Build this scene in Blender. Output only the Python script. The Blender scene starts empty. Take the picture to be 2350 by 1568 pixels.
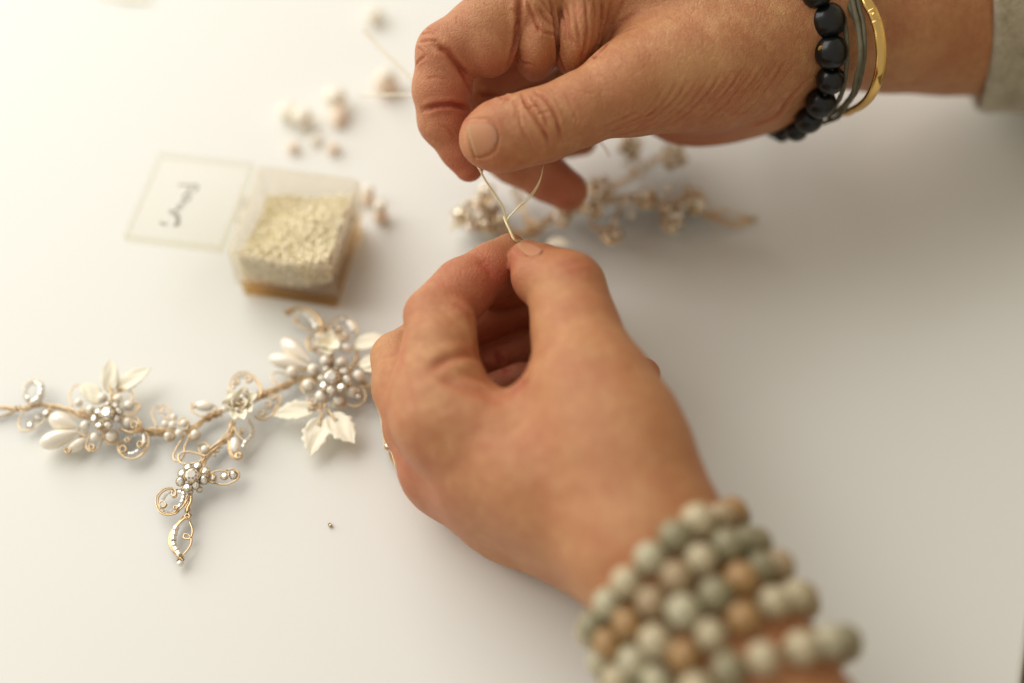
import bpy, math, random
import numpy as np
from mathutils import Vector, Matrix
random.seed(7)
rng = np.random.default_rng(11)
scene = bpy.context.scene
COL = scene.collection

# ------------------------------------------------------------------ camera
THETA = math.radians(56.0)          # looking down at the table
CAM_H = 0.363                       # metres above the table top
F_PX = 50.0 / 36.0 * 2350.0         # focal length in units of a 2350 px wide frame
cam_data = bpy.data.cameras.new("camera")
cam_data.lens = 50; cam_data.sensor_width = 36; cam_data.sensor_fit = 'HORIZONTAL'
cam_data.clip_start = 0.02; cam_data.clip_end = 20
cam_data.dof.use_dof = True
cam_data.dof.focus_distance = 0.400
cam_data.dof.aperture_fstop = 2.25
cam_data.dof.aperture_blades = 0
cam = bpy.data.objects.new("camera", cam_data); COL.objects.link(cam)
cam.location = (0, 0, CAM_H)
cam.rotation_euler = (math.pi / 2 - THETA, 0, 0)
scene.camera = cam

# ------------------------------------------------------------------ world and lamps
world = bpy.data.worlds.new("World"); scene.world = world
world.use_nodes = True
bg = world.node_tree.nodes["Background"]
bg.inputs[0].default_value = (1.0, 0.935, 0.83, 1); bg.inputs[1].default_value = 0.475

def area_lamp(name, loc, target, sx, sy, watts, color):
    l = bpy.data.lights.new(name, 'AREA'); l.shape = 'RECTANGLE'; l.size = sx; l.size_y = sy
    l.energy = watts; l.color = color
    o = bpy.data.objects.new(name, l); COL.objects.link(o); o.location = loc
    o.rotation_euler = (Vector(target) - Vector(loc)).to_track_quat('-Z', 'Y').to_euler()
    return o
area_lamp("window_light", (-0.70, 0.76, 0.70), (0.0, 0.25, 0.02), 1.5, 1.15, 17.4, (1.0, 0.985, 0.955))

scene.view_settings.view_transform = 'Standard'
scene.view_settings.look = 'None'
scene.view_settings.exposure = 0.0
scene.view_settings.gamma = 1.0
scene.render.film_transparent = False
scene.cycles.use_denoising = True
scene.cycles.caustics_reflective = False
scene.cycles.caustics_refractive = False
scene.cycles.transparent_max_bounces = 24

# ------------------------------------------------------------------ coordinates
ST, CT = math.sin(THETA), math.cos(THETA)
def cam2world(p):
    """camera mm (x right, y up, z depth) -> world metres"""
    p = np.asarray(p, float) * 0.001
    x, y, z = p[..., 0], p[..., 1], p[..., 2]
    return np.stack([x, y * ST + z * CT, CAM_H + y * CT - z * ST], -1)
def pc(X, Y, d):
    return np.array([(X - 1175.0) / F_PX * d, (784.0 - Y) / F_PX * d, d])
def pw(X, Y, d):
    return cam2world(pc(X, Y, d))
def onz(X, Y, h):
    """point of the plane z = h mm seen at (X, Y)"""
    rx, ry = (X - 1175.0) / F_PX, (784.0 - Y) / F_PX
    d = (CAM_H - h * 0.001) / (ST - ry * CT)
    return np.array([rx * d, (ry * ST + CT) * d, h * 0.001])
def zoomer(x0, y0, s):               # enlargement crop -> frame units
    return lambda x, y: (x0 + x * s, y0 + y * s)
Z1 = zoomer(0, 803.2, .1953); Z2 = zoomer(315.5, 803.2, .1829); Z3 = zoomer(315.5, 1004, .2013)
Z4 = zoomer(573.7, 688.5, .2378); Z5 = zoomer(258.2, 315.5, .2808); Z6 = zoomer(602.4, 0, .2378)
Z7 = zoomer(1004, 298.3, .3296); ZU = zoomer(889.3, 0, .3294); ZR = zoomer(1377, 0, .41405)
ZL = zoomer(803.2, 487.7, .4208); ZB = zoomer(1233.5, 1090, .3296); ZJ = zoomer(1061.4, 487.7, .14648)
ZK = zoomer(1778.5, 0, .2561)

# ------------------------------------------------------------------ object helpers
def link(o, parent=None):
    COL.objects.link(o)
    if parent is not None: o.parent = parent
    return o
def tag(o, label=None, cat=None, group=None, kind=None):
    if label: o["label"] = label
    if cat: o["category"] = cat
    if group: o["group"] = group
    if kind: o["kind"] = kind
    return o
def empty(name, loc, label, cat, group=None):
    o = bpy.data.objects.new(name, None); o.empty_display_size = 0.01
    o.location = loc; link(o); tag(o, label, cat, group)
    return o
def wloc(o):
    v = Vector((0, 0, 0))
    while o is not None: v += o.location; o = o.parent
    return v
def mesh_from(name, verts, faces, mat, smooth=True):
    me = bpy.data.meshes.new(name)
    verts = np.asarray(verts, np.float32)
    if isinstance(faces, np.ndarray):
        n, k = faces.shape
        me.vertices.add(len(verts)); me.vertices.foreach_set("co", verts.ravel())
        me.loops.add(n * k); me.loops.foreach_set("vertex_index", faces.astype(np.int32).ravel())
        me.polygons.add(n)
        me.polygons.foreach_set("loop_start", np.arange(0, n * k, k, dtype=np.int32))
        me.update(calc_edges=True)
    else:
        me.from_pydata([tuple(v) for v in verts], [], [tuple(f) for f in faces]); me.update()
    me.materials.append(mat)
    me.polygons.foreach_set("use_smooth", np.full(len(me.polygons), smooth))
    return me
def part(name, verts_world, faces, mat, parent=None, smooth=True):
    """one mesh object; its vertices are given in world metres"""
    off = np.array(wloc(parent)) if parent is not None else np.zeros(3)
    v = np.asarray(verts_world, float) - off
    loc = v.mean(0)
    me = mesh_from(name, v - loc, faces, mat, smooth)
    o = bpy.data.objects.new(name, me); o.location = loc
    return link(o, parent)
def inst(name, me, c, parent=None, scale=(1, 1, 1), rot=None):
    """object that shares the mesh me, centred at world point c"""
    o = bpy.data.objects.new(name, me)
    off = wloc(parent) if parent is not None else Vector((0, 0, 0))
    o.location = Vector(c) - off
    o.scale = scale if hasattr(scale, '__len__') else (scale,) * 3
    if rot is not None:
        o.rotation_mode = 'QUATERNION'; o.rotation_quaternion = rot
    return link(o, parent)
def join(parts):
    V, F, n = [], [], 0
    for v, f in parts:
        V.append(np.asarray(v, float)); F += [tuple(i + n for i in q) for q in f]; n += len(v)
    return np.concatenate(V), F
def spline(pts, step):
    """Catmull-Rom through 3D points, resampled to about step"""
    P = np.asarray(pts, float)
    if len(P) < 3: 
        n = max(2, int(np.linalg.norm(P[-1] - P[0]) / step)); t = np.linspace(0, 1, n + 1)[:, None]
        return P[0] * (1 - t) + P[-1] * t
    Q = np.vstack([2 * P[0] - P[1], P, 2 * P[-1] - P[-2]])
    out = []
    for i in range(1, len(Q) - 2):
        a, b, c, d = Q[i - 1], Q[i], Q[i + 1], Q[i + 2]
        n = max(1, int(round(np.linalg.norm(c - b) / step)))
        t = (np.arange(n) / n)[:, None]
        out.append(0.5 * (2 * b + (c - a) * t + (2 * a - 5 * b + 4 * c - d) * t ** 2 + (3 * b - a - 3 * c + d) * t ** 3))
    out.append(P[-1:])
    return np.concatenate(out)
def spline_closed(pts, step):
    P = np.asarray(pts, float); n = len(P)
    out = []
    for i in range(n):
        a, b, c, d = P[(i - 1) % n], P[i], P[(i + 1) % n], P[(i + 2) % n]
        m = max(1, int(round(np.linalg.norm(c - b) / step))); t = (np.arange(m) / m)[:, None]
        out.append(0.5 * (2 * b + (c - a) * t + (2 * a - 5 * b + 4 * c - d) * t ** 2 + (3 * b - a - 3 * c + d) * t ** 3))
    return np.concatenate(out)
def frames(C, closed=False):
    T = np.roll(C, -1, 0) - np.roll(C, 1, 0)
    if not closed: T[0] = C[1] - C[0]; T[-1] = C[-1] - C[-2]
    T /= np.linalg.norm(T, axis=1)[:, None] + 1e-12
    N = np.zeros_like(T)
    u = np.cross(T[0], [0, 0, 1.0])
    if np.linalg.norm(u) < 1e-3: u = np.cross(T[0], [1.0, 0, 0])
    N[0] = u / np.linalg.norm(u)
    for i in range(1, len(C)):
        v = N[i - 1] - T[i] * np.dot(N[i - 1], T[i]); N[i] = v / (np.linalg.norm(v) + 1e-12)
    return T, N, np.cross(T, N)
def tube(C, r, k=8, closed=False, flat=None):
    """tube along the points C, radius r (number or one per point); flat=(a,b) gives an oval section"""
    C = np.asarray(C, float); n = len(C)
    T, N, B = frames(C, closed)
    r = np.broadcast_to(np.asarray(r, float), (n,))
    a = np.arange(k) / k * 2 * np.pi
    fa, fb = flat if flat else (1, 1)
    V = C[:, None] + r[:, None, None] * (fa * np.cos(a)[None, :, None] * N[:, None] + fb * np.sin(a)[None, :, None] * B[:, None])
    V = V.reshape(-1, 3); F = []
    m = n if closed else n - 1
    for i in range(m):
        j = (i + 1) % n
        for q in range(k):
            F.append((i * k + q, j * k + q, j * k + (q + 1) % k, i * k + (q + 1) % k)[::-1])
    if not closed:
        F.append(tuple(range(k))); F.append(tuple((n - 1) * k + q for q in range(k))[::-1])
    return V, F
def sphere_vf(seg=20, rings=12, prof=None):
    V, F = [(0, 0, 1.0)], []
    for i in range(1, rings):
        p = math.pi * i / rings
        for j in range(seg):
            a = 2 * math.pi * j / seg; V.append((math.sin(p) * math.cos(a), math.sin(p) * math.sin(a), math.cos(p)))
    V.append((0, 0, -1.0))
    for j in range(seg): F.append((0, 1 + j, 1 + (j + 1) % seg))
    for i in range(rings - 2):
        for j in range(seg):
            a = 1 + i * seg + j; b = 1 + i * seg + (j + 1) % seg
            F.append((a, a + seg, b + seg, b))
    e = len(V) - 1; s = 1 + (rings - 2) * seg
    for j in range(seg): F.append((s + j, e, s + (j + 1) % seg))
    return np.array(V), F
def quat_z(d):
    return Vector((0, 0, 1)).rotation_difference(Vector(d).normalized())

# ------------------------------------------------------------------ materials
def new_mat(name):
    m = bpy.data.materials.new(name); m.use_nodes = True
    return m, m.node_tree, m.node_tree.nodes["Principled BSDF"]
def simple(name, col, rough=0.5, metal=0.0, coat=0.0, spec=0.5, noise=0.0, nscale=300.0, bump=0.0, bscale=800.0, sss=0.0, sssr=(1, .6, .4), sscale=0.001):
    m, t, b = new_mat(name)
    b.inputs["Base Color"].default_value = (*col, 1); b.inputs["Roughness"].default_value = rough
    b.inputs["Metallic"].default_value = metal; b.inputs["Coat Weight"].default_value = coat
    b.inputs["Specular IOR Level"].default_value = spec
    if sss:
        b.inputs["Subsurface Weight"].default_value = sss; b.inputs["Subsurface Radius"].default_value = sssr
        b.inputs["Subsurface Scale"].default_value = sscale
    tc = t.nodes.new("ShaderNodeTexCoord")
    if noise:
        n = t.nodes.new("ShaderNodeTexNoise"); n.inputs["Scale"].default_value = nscale; n.inputs["Detail"].default_value = 5
        t.links.new(tc.outputs["Object"], n.inputs["Vector"])
        mx = t.nodes.new("ShaderNodeMix"); mx.data_type = 'RGBA'
        mx.inputs[6].default_value = (*[c * (1 - noise) for c in col], 1); mx.inputs[7].default_value = (*[min(1, c * (1 + noise)) for c in col], 1)
        t.links.new(n.outputs[0], mx.inputs[0]); t.links.new(mx.outputs[2], b.inputs["Base Color"])
    if bump:
        n = t.nodes.new("ShaderNodeTexNoise"); n.inputs["Scale"].default_value = bscale; n.inputs["Detail"].default_value = 4
        t.links.new(tc.outputs["Object"], n.inputs["Vector"])
        bp = t.nodes.new("ShaderNodeBump"); bp.inputs["Strength"].default_value = bump; bp.inputs["Distance"].default_value = 0.0003
        t.links.new(n.outputs[0], bp.inputs["Height"]); t.links.new(bp.outputs[0], b.inputs["Normal"])
    return m

M_table = simple("white_table_paper", (0.785, 0.775, 0.715), 0.6, noise=0.018, nscale=9, bump=0.05, bscale=900)
M_gold = simple("gold_wire", (0.70, 0.51, 0.29), 0.32, 1.0, noise=0.12, nscale=600)
M_goldbright = simple("bright_gold_wire", (1.0, 0.88, 0.56), 0.33, 1.0)
M_bangle = simple("polished_gold", (0.80, 0.52, 0.17), 0.15, 1.0)
M_pearl = simple("pearl_nacre", (0.95, 0.86, 0.70), 0.16, 0.0, coat=1.0, spec=0.9, noise=0.04, nscale=500)
M_ivory = simple("ivory_leaf", (0.93, 0.87, 0.68), 0.6, noise=0.05, nscale=500, bump=0.4, bscale=1500)
M_crystal = simple("crystal_stone", (1.0, 0.94, 0.82), 0.09, 0.45, coat=1.0)
M_setting = simple("stone_setting", (0.50, 0.37, 0.19), 0.35, 1.0)
M_silverbead = simple("silver_lined_bead", (0.90, 0.86, 0.76), 0.22, 0.4, coat=0.6)
M_cord = simple("olive_cord", (0.15, 0.132, 0.078), 0.75, noise=0.3, nscale=900, bump=0.5, bscale=3000)
# ------------------------------------------------------------------ table and floor
ea, eb = onz(2360, 1470, 0), onz(2347, 1568, 0)
ed = (ea - eb)[:2] / (ea - eb)[1]
def edge_x(y): return eb[0] + ed[0] * (y - eb[1])
y0, y1 = -0.30, 1.25
tv = [(-0.9, y0, 0), (edge_x(y0), y0, 0), (edge_x(y1), y1, 0), (-0.9, y1, 0)]
tv += [(x, y, -0.024) for x, y, _ in tv]
table = part("table_top", tv, [(0, 1, 2, 3), (7, 6, 5, 4), (0, 4, 5, 1), (1, 5, 6, 2), (2, 6, 7, 3), (3, 7, 4, 0)], M_table, smooth=False)
bv = table.modifiers.new("bevel", 'BEVEL'); bv.width = 0.002; bv.segments = 3
tag(table, kind="structure")
M_floor = simple("warm_floor", (0.20, 0.14, 0.095), 0.5, noise=0.15, nscale=6)
floor = part("floor", [(-3, -2, -0.74), (3, -2, -0.74), (3, 3.5, -0.74), (-3, 3.5, -0.74)], [(0, 1, 2, 3)], M_floor, smooth=False)
tag(floor, kind="structure")
# ------------------------------------------------------------------ hands: one continuous surface each, grown from a distance field
def round_cone(P, a, b, ra, rb):
    ba = b - a; l2 = float(ba @ ba); rr = ra - rb; a2 = l2 - rr * rr
    if a2 <= 1e-6: 
        c, r = (a, ra) if ra > rb else (b, rb)
        return np.linalg.norm(P - c, axis=1) - r
    il2 = 1.0 / l2
    pa = P - a; y = pa @ ba; z = y - l2
    w = pa * l2 - np.outer(y, ba)
    x2 = np.einsum('ij,ij->i', w, w); y2 = y * y * l2; z2 = z * z * l2
    k = np.sign(rr) * rr * rr * x2
    d = (np.sqrt(x2 * a2 * il2) + y * rr) * il2 - ra
    m1 = np.sign(z) * a2 * z2 > k
    m2 = (~m1) & (np.sign(y) * a2 * y2 < k)
    d[m1] = np.sqrt(x2[m1] + z2[m1]) * il2 - rb
    d[m2] = np.sqrt(x2[m2] + y2[m2]) * il2 - ra
    return d
def ellipsoid(P, c, rad, ang):
    q = P - c; ca, sa = math.cos(ang), math.sin(ang)
    q = np.stack([q[:, 0] * ca + q[:, 1] * sa, -q[:, 0] * sa + q[:, 1] * ca, q[:, 2]], 1)
    k0 = np.linalg.norm(q / rad, axis=1); k1 = np.linalg.norm(q / (rad * rad), axis=1)
    return k0 * (k0 - 1.0) / (k1 + 1e-9)
def smin(a, b, k):
    h = np.maximum(k - np.abs(a - b), 0) / k
    return np.minimum(a, b) - h * h * k * 0.25
class Hand:
    """body and digits; points are (X, Y, depth mm, radius) in frame units"""
    def __init__(s, body, digits, final_k=0.5):
        s.body, s.digits, s.fk = body, digits, final_k
        s.prims = lambda L: L
    near = 0.0
    def _ev(s, P, prims, k):
        d = None
        if s.near:                      # only what lies close to each limb matters near the surface
            d = np.full(len(P), 60.0)
            def put(sub, e):
                d[sub] = smin(d[sub], e, k)
            for pr in prims:
                if pr[0] == 'e':
                    _, X, Y, dp, rx, ry, rz, ang = pr; m = dp / F_PX; c = pc(X, Y, dp)
                    R = max(rx * m, ry * m, rz) + s.near
                    sub = np.where(np.abs(P - c).max(1) < R)[0]
                    if len(sub): put(sub, ellipsoid(P[sub], c, np.array([rx * m, ry * m, rz]), math.radians(-ang)))
                else:
                    for (a, b) in zip(pr[:-1], pr[1:]):
                        A, B = pc(*a[:3]), pc(*b[:3]); ra, rb = a[3] * a[2] / F_PX, b[3] * b[2] / F_PX
                        lo = np.minimum(A - ra, B - rb) - s.near; hi = np.maximum(A + ra, B + rb) + s.near
                        sub = np.where(((P > lo) & (P < hi)).all(1))[0]
                        if len(sub): put(sub, round_cone(P[sub], A, B, ra, rb))
            return d
        for pr in prims:
            if pr[0] == 'e':
                _, X, Y, dp, rx, ry, rz, ang = pr
                m = dp / F_PX
                e = ellipsoid(P, pc(X, Y, dp), np.array([rx * m, ry * m, rz]), math.radians(-ang))
                d = e if d is None else smin(d, e, k)
            else:
                for (a, b) in zip(pr[:-1], pr[1:]):
                    e = round_cone(P, pc(*a[:3]), pc(*b[:3]), a[3] * a[2] / F_PX, b[3] * b[2] / F_PX)
                    d = e if d is None else smin(d, e, k)
        return d
    def sdf(s, P):
        P = np.asarray(P, float)
        b = s._ev(P, s.body[1], s.body[0])
        out = None
        for (k_in, k_body, prims) in s.digits:
            g = s._ev(P, prims, k_in)
            g = smin(g, b, k_body) if k_body > 0 else g
            out = g if out is None else smin(out, g, s.fk)
        return out
    def grad(s, P, e=0.15):
        g = np.zeros_like(P)
        for t in ((1, -1, -1), (-1, -1, 1), (-1, 1, -1), (1, 1, 1)):
            g += np.outer(s.sdf(P + np.array(t) * e), t)
        return g / (np.linalg.norm(g, axis=1)[:, None] + 1e-9)
    def bounds(s):
        A = []
        def add(prims):
            for pr in prims:
                if pr[0] == 'e': A.append((pc(*pr[1:4]), max(pr[4], pr[5]) * pr[3] / F_PX + pr[6] * .0 + 0)); A.append((pc(*pr[1:4]), pr[6]))
                else:
                    for q in pr: A.append((pc(*q[:3]), q[3] * q[2] / F_PX))
        add(s.body[1])
        for g in s.digits: add(g[2])
        lo = np.min([c - r for c, r in A], 0) - 3; hi = np.max([c + r for c, r in A], 0) + 3
        return lo, hi
    def shoot(s, X, Y, d0=290.0):
        """first hit of the surface on the line of sight"""
        D = np.stack([(np.asarray(X, float) - 1175) / F_PX, (784 - np.asarray(Y, float)) / F_PX, np.ones(np.size(X))], -1).reshape(-1, 3)
        n = np.linalg.norm(D, axis=1)[:, None]; D = D / n
        t = np.full(len(D), d0)
        for _ in range(60):
            t = t + np.clip(s.sdf(D * t[:, None]), -5, 20) * 0.9
            t = np.minimum(t, 700)
        return D * t[:, None], t < 600
    def build(s, vox):
        lo, hi = s.bounds()
        cs = vox * 4
        nc = np.ceil((hi - lo) / cs).astype(int) + 1
        gx = [lo[i] + (np.arange(nc[i]) + .5) * cs for i in range(3)]
        G = np.stack(np.meshgrid(*gx, indexing='ij'), -1).reshape(-1, 3)
        dc = s.sdf(G).reshape(nc)
        near = np.abs(dc) < cs * 1.6 + 1.0
        n = nc * 4 + 1
        big = np.repeat(np.repeat(np.repeat(dc, 4, 0), 4, 1), 4, 2)
        V = np.ones(n, np.float32) * 9
        V[:-1, :-1, :-1] = big
        m = np.zeros(n, bool)
        nm = np.repeat(np.repeat(np.repeat(near, 4, 0), 4, 1), 4, 2)
        m[:-1, :-1, :-1] = nm; m[1:, 1:, 1:] |= nm; m[1:, :-1, :-1] |= nm; m[:-1, 1:, :-1] |= nm; m[:-1, :-1, 1:] |= nm
        I = np.argwhere(m)
        s.near = 14.0
        V[m] = s.sdf(lo + I * vox)
        ins = V < 0
        # active cells
        c = np.zeros(np.array(n) - 1, np.int8)
        for a in (0, 1):
            for b in (0, 1):
                for d in (0, 1):
                    c += ins[a:n[0] - 1 + a, b:n[1] - 1 + b, d:n[2] - 1 + d]
        act = (c > 0) & (c < 8)
        cell = np.argwhere(act)
        ids = np.full(act.shape, -1, np.int64); ids[act] = np.arange(len(cell))
        acc = np.zeros((len(cell), 3)); cnt = np.zeros(len(cell))
        for ax in range(3):
            o1, o2 = [i for i in range(3) if i != ax]
            for u in (0, 1):
                for v in (0, 1):
                    off = np.zeros(3, int); off[o1] = u; off[o2] = v
                    p = cell + off; q = p.copy(); q[:, ax] += 1
                    a = V[p[:, 0], p[:, 1], p[:, 2]]; b = V[q[:, 0], q[:, 1], q[:, 2]]
                    ok = (a < 0) != (b < 0)
                    t = np.where(ok, a / (a - b + 1e-12), 0)
                    pos = p.astype(float); pos[:, ax] += t
                    acc += pos * ok[:, None]; cnt += ok
        P = lo + acc / cnt[:, None] * vox
        quads = []
        for ax in range(3):
            o1, o2 = (ax + 1) % 3, (ax + 2) % 3
            sl0 = [slice(1, -1)] * 3; sl1 = [slice(1, -1)] * 3
            sl0[ax] = slice(0, n[ax] - 1); sl1[ax] = slice(1, n[ax])
            ch = ins[tuple(sl0)] != ins[tuple(sl1)]
            E = np.argwhere(ch); base = np.ones(3, int); base[ax] = 0; E = E + base
            a_in = ins[E[:, 0], E[:, 1], E[:, 2]]
            def cid(du, dv):
                q = E.copy(); q[:, o1] -= du; q[:, o2] -= dv
                return ids[q[:, 0], q[:, 1], q[:, 2]]
            Q = np.stack([cid(1, 1), cid(0, 1), cid(0, 0), cid(1, 0)], 1)
            Q[~a_in] = Q[~a_in][:, ::-1]
            quads.append(Q)
        Q = np.concatenate(quads); Q = Q[(Q >= 0).all(1)]
        Q = Q[:, ::-1] if False else Q
        return P, Q
def subdivide(P, Q):
    E = np.concatenate([Q[:, [0, 1]], Q[:, [1, 2]], Q[:, [2, 3]], Q[:, [3, 0]]])
    Es = np.sort(E, 1); key = Es[:, 0].astype(np.int64) * len(P) + Es[:, 1]
    uk, first, inv = np.unique(key, return_index=True, return_inverse=True)
    mid = (P[Es[first, 0]] + P[Es[first, 1]]) / 2
    n0, ne, nq = len(P), len(uk), len(Q)
    fc = P[Q].mean(1)
    e = (inv + n0).reshape(4, nq); f = n0 + ne + np.arange(nq)
    N = np.concatenate([np.stack([Q[:, 0], e[0], f, e[3]], 1), np.stack([Q[:, 1], e[1], f, e[0]], 1),
                        np.stack([Q[:, 2], e[2], f, e[1]], 1), np.stack([Q[:, 3], e[3], f, e[2]], 1)])
    return np.concatenate([P, mid, fc]), N
def relax(P, Q, it=1):
    for _ in range(it):
        acc = np.zeros_like(P); c = np.zeros(len(P))
        for i in range(4):
            for j in (1, 3):
                np.add.at(acc, Q[:, i], P[Q[:, (i + j) % 4]]); np.add.at(c, Q[:, i], 1)
        P = P * .4 + .6 * acc / c[:, None]
    return P
def seg_dist(P, a, b):
    ba = b - a; t = np.clip(((P - a) @ ba) / (ba @ ba + 1e-9), 0, 1)
    return np.linalg.norm(P - a - t[:, None] * ba, axis=1), t
def polyline_field(P, L):
    """min distance to polyline and 0..1 position along it"""
    best = np.full(len(P), 1e9); pos = np.zeros(len(P)); n = len(L) - 1
    lo = L.min(0) - 3.6; hi = L.max(0) + 3.6
    m = np.where(((P > lo) & (P < hi)).all(1))[0]
    if len(m) == 0: return best, pos
    Pm = P[m]; bm = best[m]; pm = pos[m]
    for i in range(n):
        d, t = seg_dist(Pm, L[i], L[i + 1]); c = d < bm
        bm[c] = d[c]; pm[c] = (i + t[c]) / n
    best[m] = bm; pos[m] = pm
    return best, pos
def finish_hand(H, vox, creases, name, mat, parent, reds=(), fine=True, nails=(), relief=None):
    P, Q = H.build(vox)
    P = relax(P, Q, 2)
    P = P - H.grad(P) * np.clip(H.sdf(P), -1, 1)[:, None]
    if fine:
        P, Q = subdivide(P, Q)
    g = H.grad(P); P = P - g * np.clip(H.sdf(P), -1, 1)[:, None]
    N = g; H.near = 0.0
    disp = np.zeros(len(P)); red = np.zeros(len(P))
    for (zf, pts, dep, wid, bulge) in creases:
        xy = np.array([zf(*p) for p in pts], float)
        xy3 = spline(np.c_[xy, np.zeros(len(xy))], 9.0)[:, :2]
        jit = rng.normal(0, 0.6, xy3.shape); xy3 = xy3 + jit
        L, ok = H.shoot(xy3[:, 0], xy3[:, 1]); L = L[ok]
        if len(L) < 2: continue
        # break at depth jumps
        runs = np.split(np.arange(len(L)), np.where(np.abs(np.diff(L[:, 2])) > 3.5)[0] + 1)
        for r_ in runs:
            if len(r_) < 2: continue
            d, t = polyline_field(P, L[r_])
            fade = np.clip(np.minimum(t, 1 - t) * 5 + 0.25, 0, 1)
            g = np.exp(-(d / wid) ** 2) * fade
            disp -= dep * g * 1.1
            disp += dep * bulge * np.exp(-((d - wid * 2.2) / (wid * 1.3)) ** 2) * fade
            red += 0.35 * np.exp(-(d / (wid * 1.5)) ** 2) * fade * min(1, dep / .5)
    for (X, Y, dpt, rr, w) in reds:
        c = pc(X, Y, dpt); red += w * np.exp(-(np.linalg.norm(P - c, axis=1) / rr) ** 2)
    for poly in nails:      # groove round the nail
        L, ok = H.shoot(np.array([p[0] for p in poly]), np.array([p[1] for p in poly]))
        d, t = polyline_field(P, L)
        disp -= 0.34 * np.exp(-(d / 0.38) ** 2); disp += 0.12 * np.exp(-((d - 1.2) / 0.8) ** 2)
    if relief is not None: disp += relief(P, N)
    P = P + N * disp[:, None]
    W = cam2world(P)
    o = part(name, W, Q.astype(np.int64), mat, parent)
    at = o.data.attributes.new("red", 'FLOAT', 'POINT')
    at.data.foreach_set("value", np.clip(red, 0, 1).astype(np.float32))
    return o, P, Q

def skin_material():
    m, t, b = new_mat("skin")
    N, L = t.nodes, t.links
    tc = N.new("ShaderNodeTexCoord")
    def noise(sc, det=4, rough=.55):
        n = N.new("ShaderNodeTexNoise"); n.inputs["Scale"].default_value = sc; n.inputs["Detail"].default_value = det
        n.inputs["Roughness"].default_value = rough; L.new(tc.outputs["Object"], n.inputs["Vector"]); return n
    def ramp(src, a, b_):
        r = N.new("ShaderNodeMapRange"); r.inputs[1].default_value = a; r.inputs[2].default_value = b_; L.new(src, r.inputs[0]); return r.outputs[0]
    def mix(f, a, b_):
        x = N.new("ShaderNodeMix"); x.data_type = 'RGBA'
        for s, v in ((0, f), (6, a), (7, b_)):
            if hasattr(v, 'is_linked'): L.new(v, x.inputs[s])
            else: x.inputs[s].default_value = v if s == 0 else (*v, 1)
        return x.outputs[2]
    c = mix(ramp(noise(55, 3).outputs[0], .35, .65), (0.525, 0.258, 0.106), (0.595, 0.315, 0.138))
    c = mix(ramp(noise(130, 4, .65).outputs[0], .42, .72), c, (0.45, 0.165, 0.07))
    c = mix(ramp(noise(420, 4).outputs[0], .3, .8), c, (0.44, 0.175, 0.07))
    big = ramp(noise(28, 3, .6).outputs[0], .45, .72)
    hf = N.new("ShaderNodeMath"); hf.operation = 'MULTIPLY'; L.new(big, hf.inputs[0]); hf.inputs[1].default_value = .55
    c = mix(hf.outputs[0], c, (0.465, 0.175, 0.072))
    pale = ramp(noise(40, 2, .5).outputs[0], .58, .75)
    hp = N.new("ShaderNodeMath"); hp.operation = 'MULTIPLY'; L.new(pale, hp.inputs[0]); hp.inputs[1].default_value = .45
    c = mix(hp.outputs[0], c, (0.61, 0.335, 0.145))
    at = N.new("ShaderNodeAttribute"); at.attribute_name = "red"
    c = mix(at.outputs["Fac"], c, (0.46, 0.11, 0.058))
    L.new(c, b.inputs["Base Color"])
    b.inputs["Subsurface Weight"].default_value = 0.14
    b.inputs["Subsurface Radius"].default_value = (1.0, 0.38, 0.2)
    b.inputs["Subsurface Scale"].default_value = 0.0028
    b.inputs["Roughness"].default_value = 0.46
    b.inputs["Specular IOR Level"].default_value = 0.38
    # fine relief: polygonal skin lines and pores
    mp = N.new("ShaderNodeMapping"); mp.inputs["Scale"].default_value = (1, 1, 1); L.new(tc.outputs["Object"], mp.inputs["Vector"])
    warp = noise(350, 2)
    add = N.new("ShaderNodeVectorMath"); add.operation = 'MULTIPLY_ADD'
    L.new(warp.outputs[1], add.inputs[0]); add.inputs[1].default_value = (0.0012,) * 3; L.new(mp.outputs[0], add.inputs[2])
    hs = []
    for sc, wgt in ((1150, 1.0), (620, 1.0)):
        v = N.new("ShaderNodeTexVoronoi"); v.feature = 'DISTANCE_TO_EDGE'; v.inputs["Scale"].default_value = sc
        L.new(add.outputs[0], v.inputs["Vector"]); hs.append(ramp(v.outputs["Distance"], 0.0, 0.12))
    s = N.new("ShaderNodeMath"); s.operation = 'ADD'; L.new(hs[0], s.inputs[0]); L.new(hs[1], s.inputs[1])
    s2 = N.new("ShaderNodeMath"); s2.operation = 'MULTIPLY_ADD'; L.new(noise(1800, 3).outputs[0], s2.inputs[0]); s2.inputs[1].default_value = 1.6; L.new(s.outputs[0], s2.inputs[2])
    bp = N.new("ShaderNodeBump"); bp.inputs["Strength"].default_value = 0.5; bp.inputs["Distance"].default_value = 0.00016
    L.new(s2.outputs[0], bp.inputs["Height"]); L.new(bp.outputs[0], b.inputs["Normal"])
    return m
M_skin = skin_material()
M_nail = simple("fingernail", (0.46, 0.23, 0.12), 0.45, 0, coat=0.0, spec=0.14, noise=0.05, nscale=250)

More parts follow.
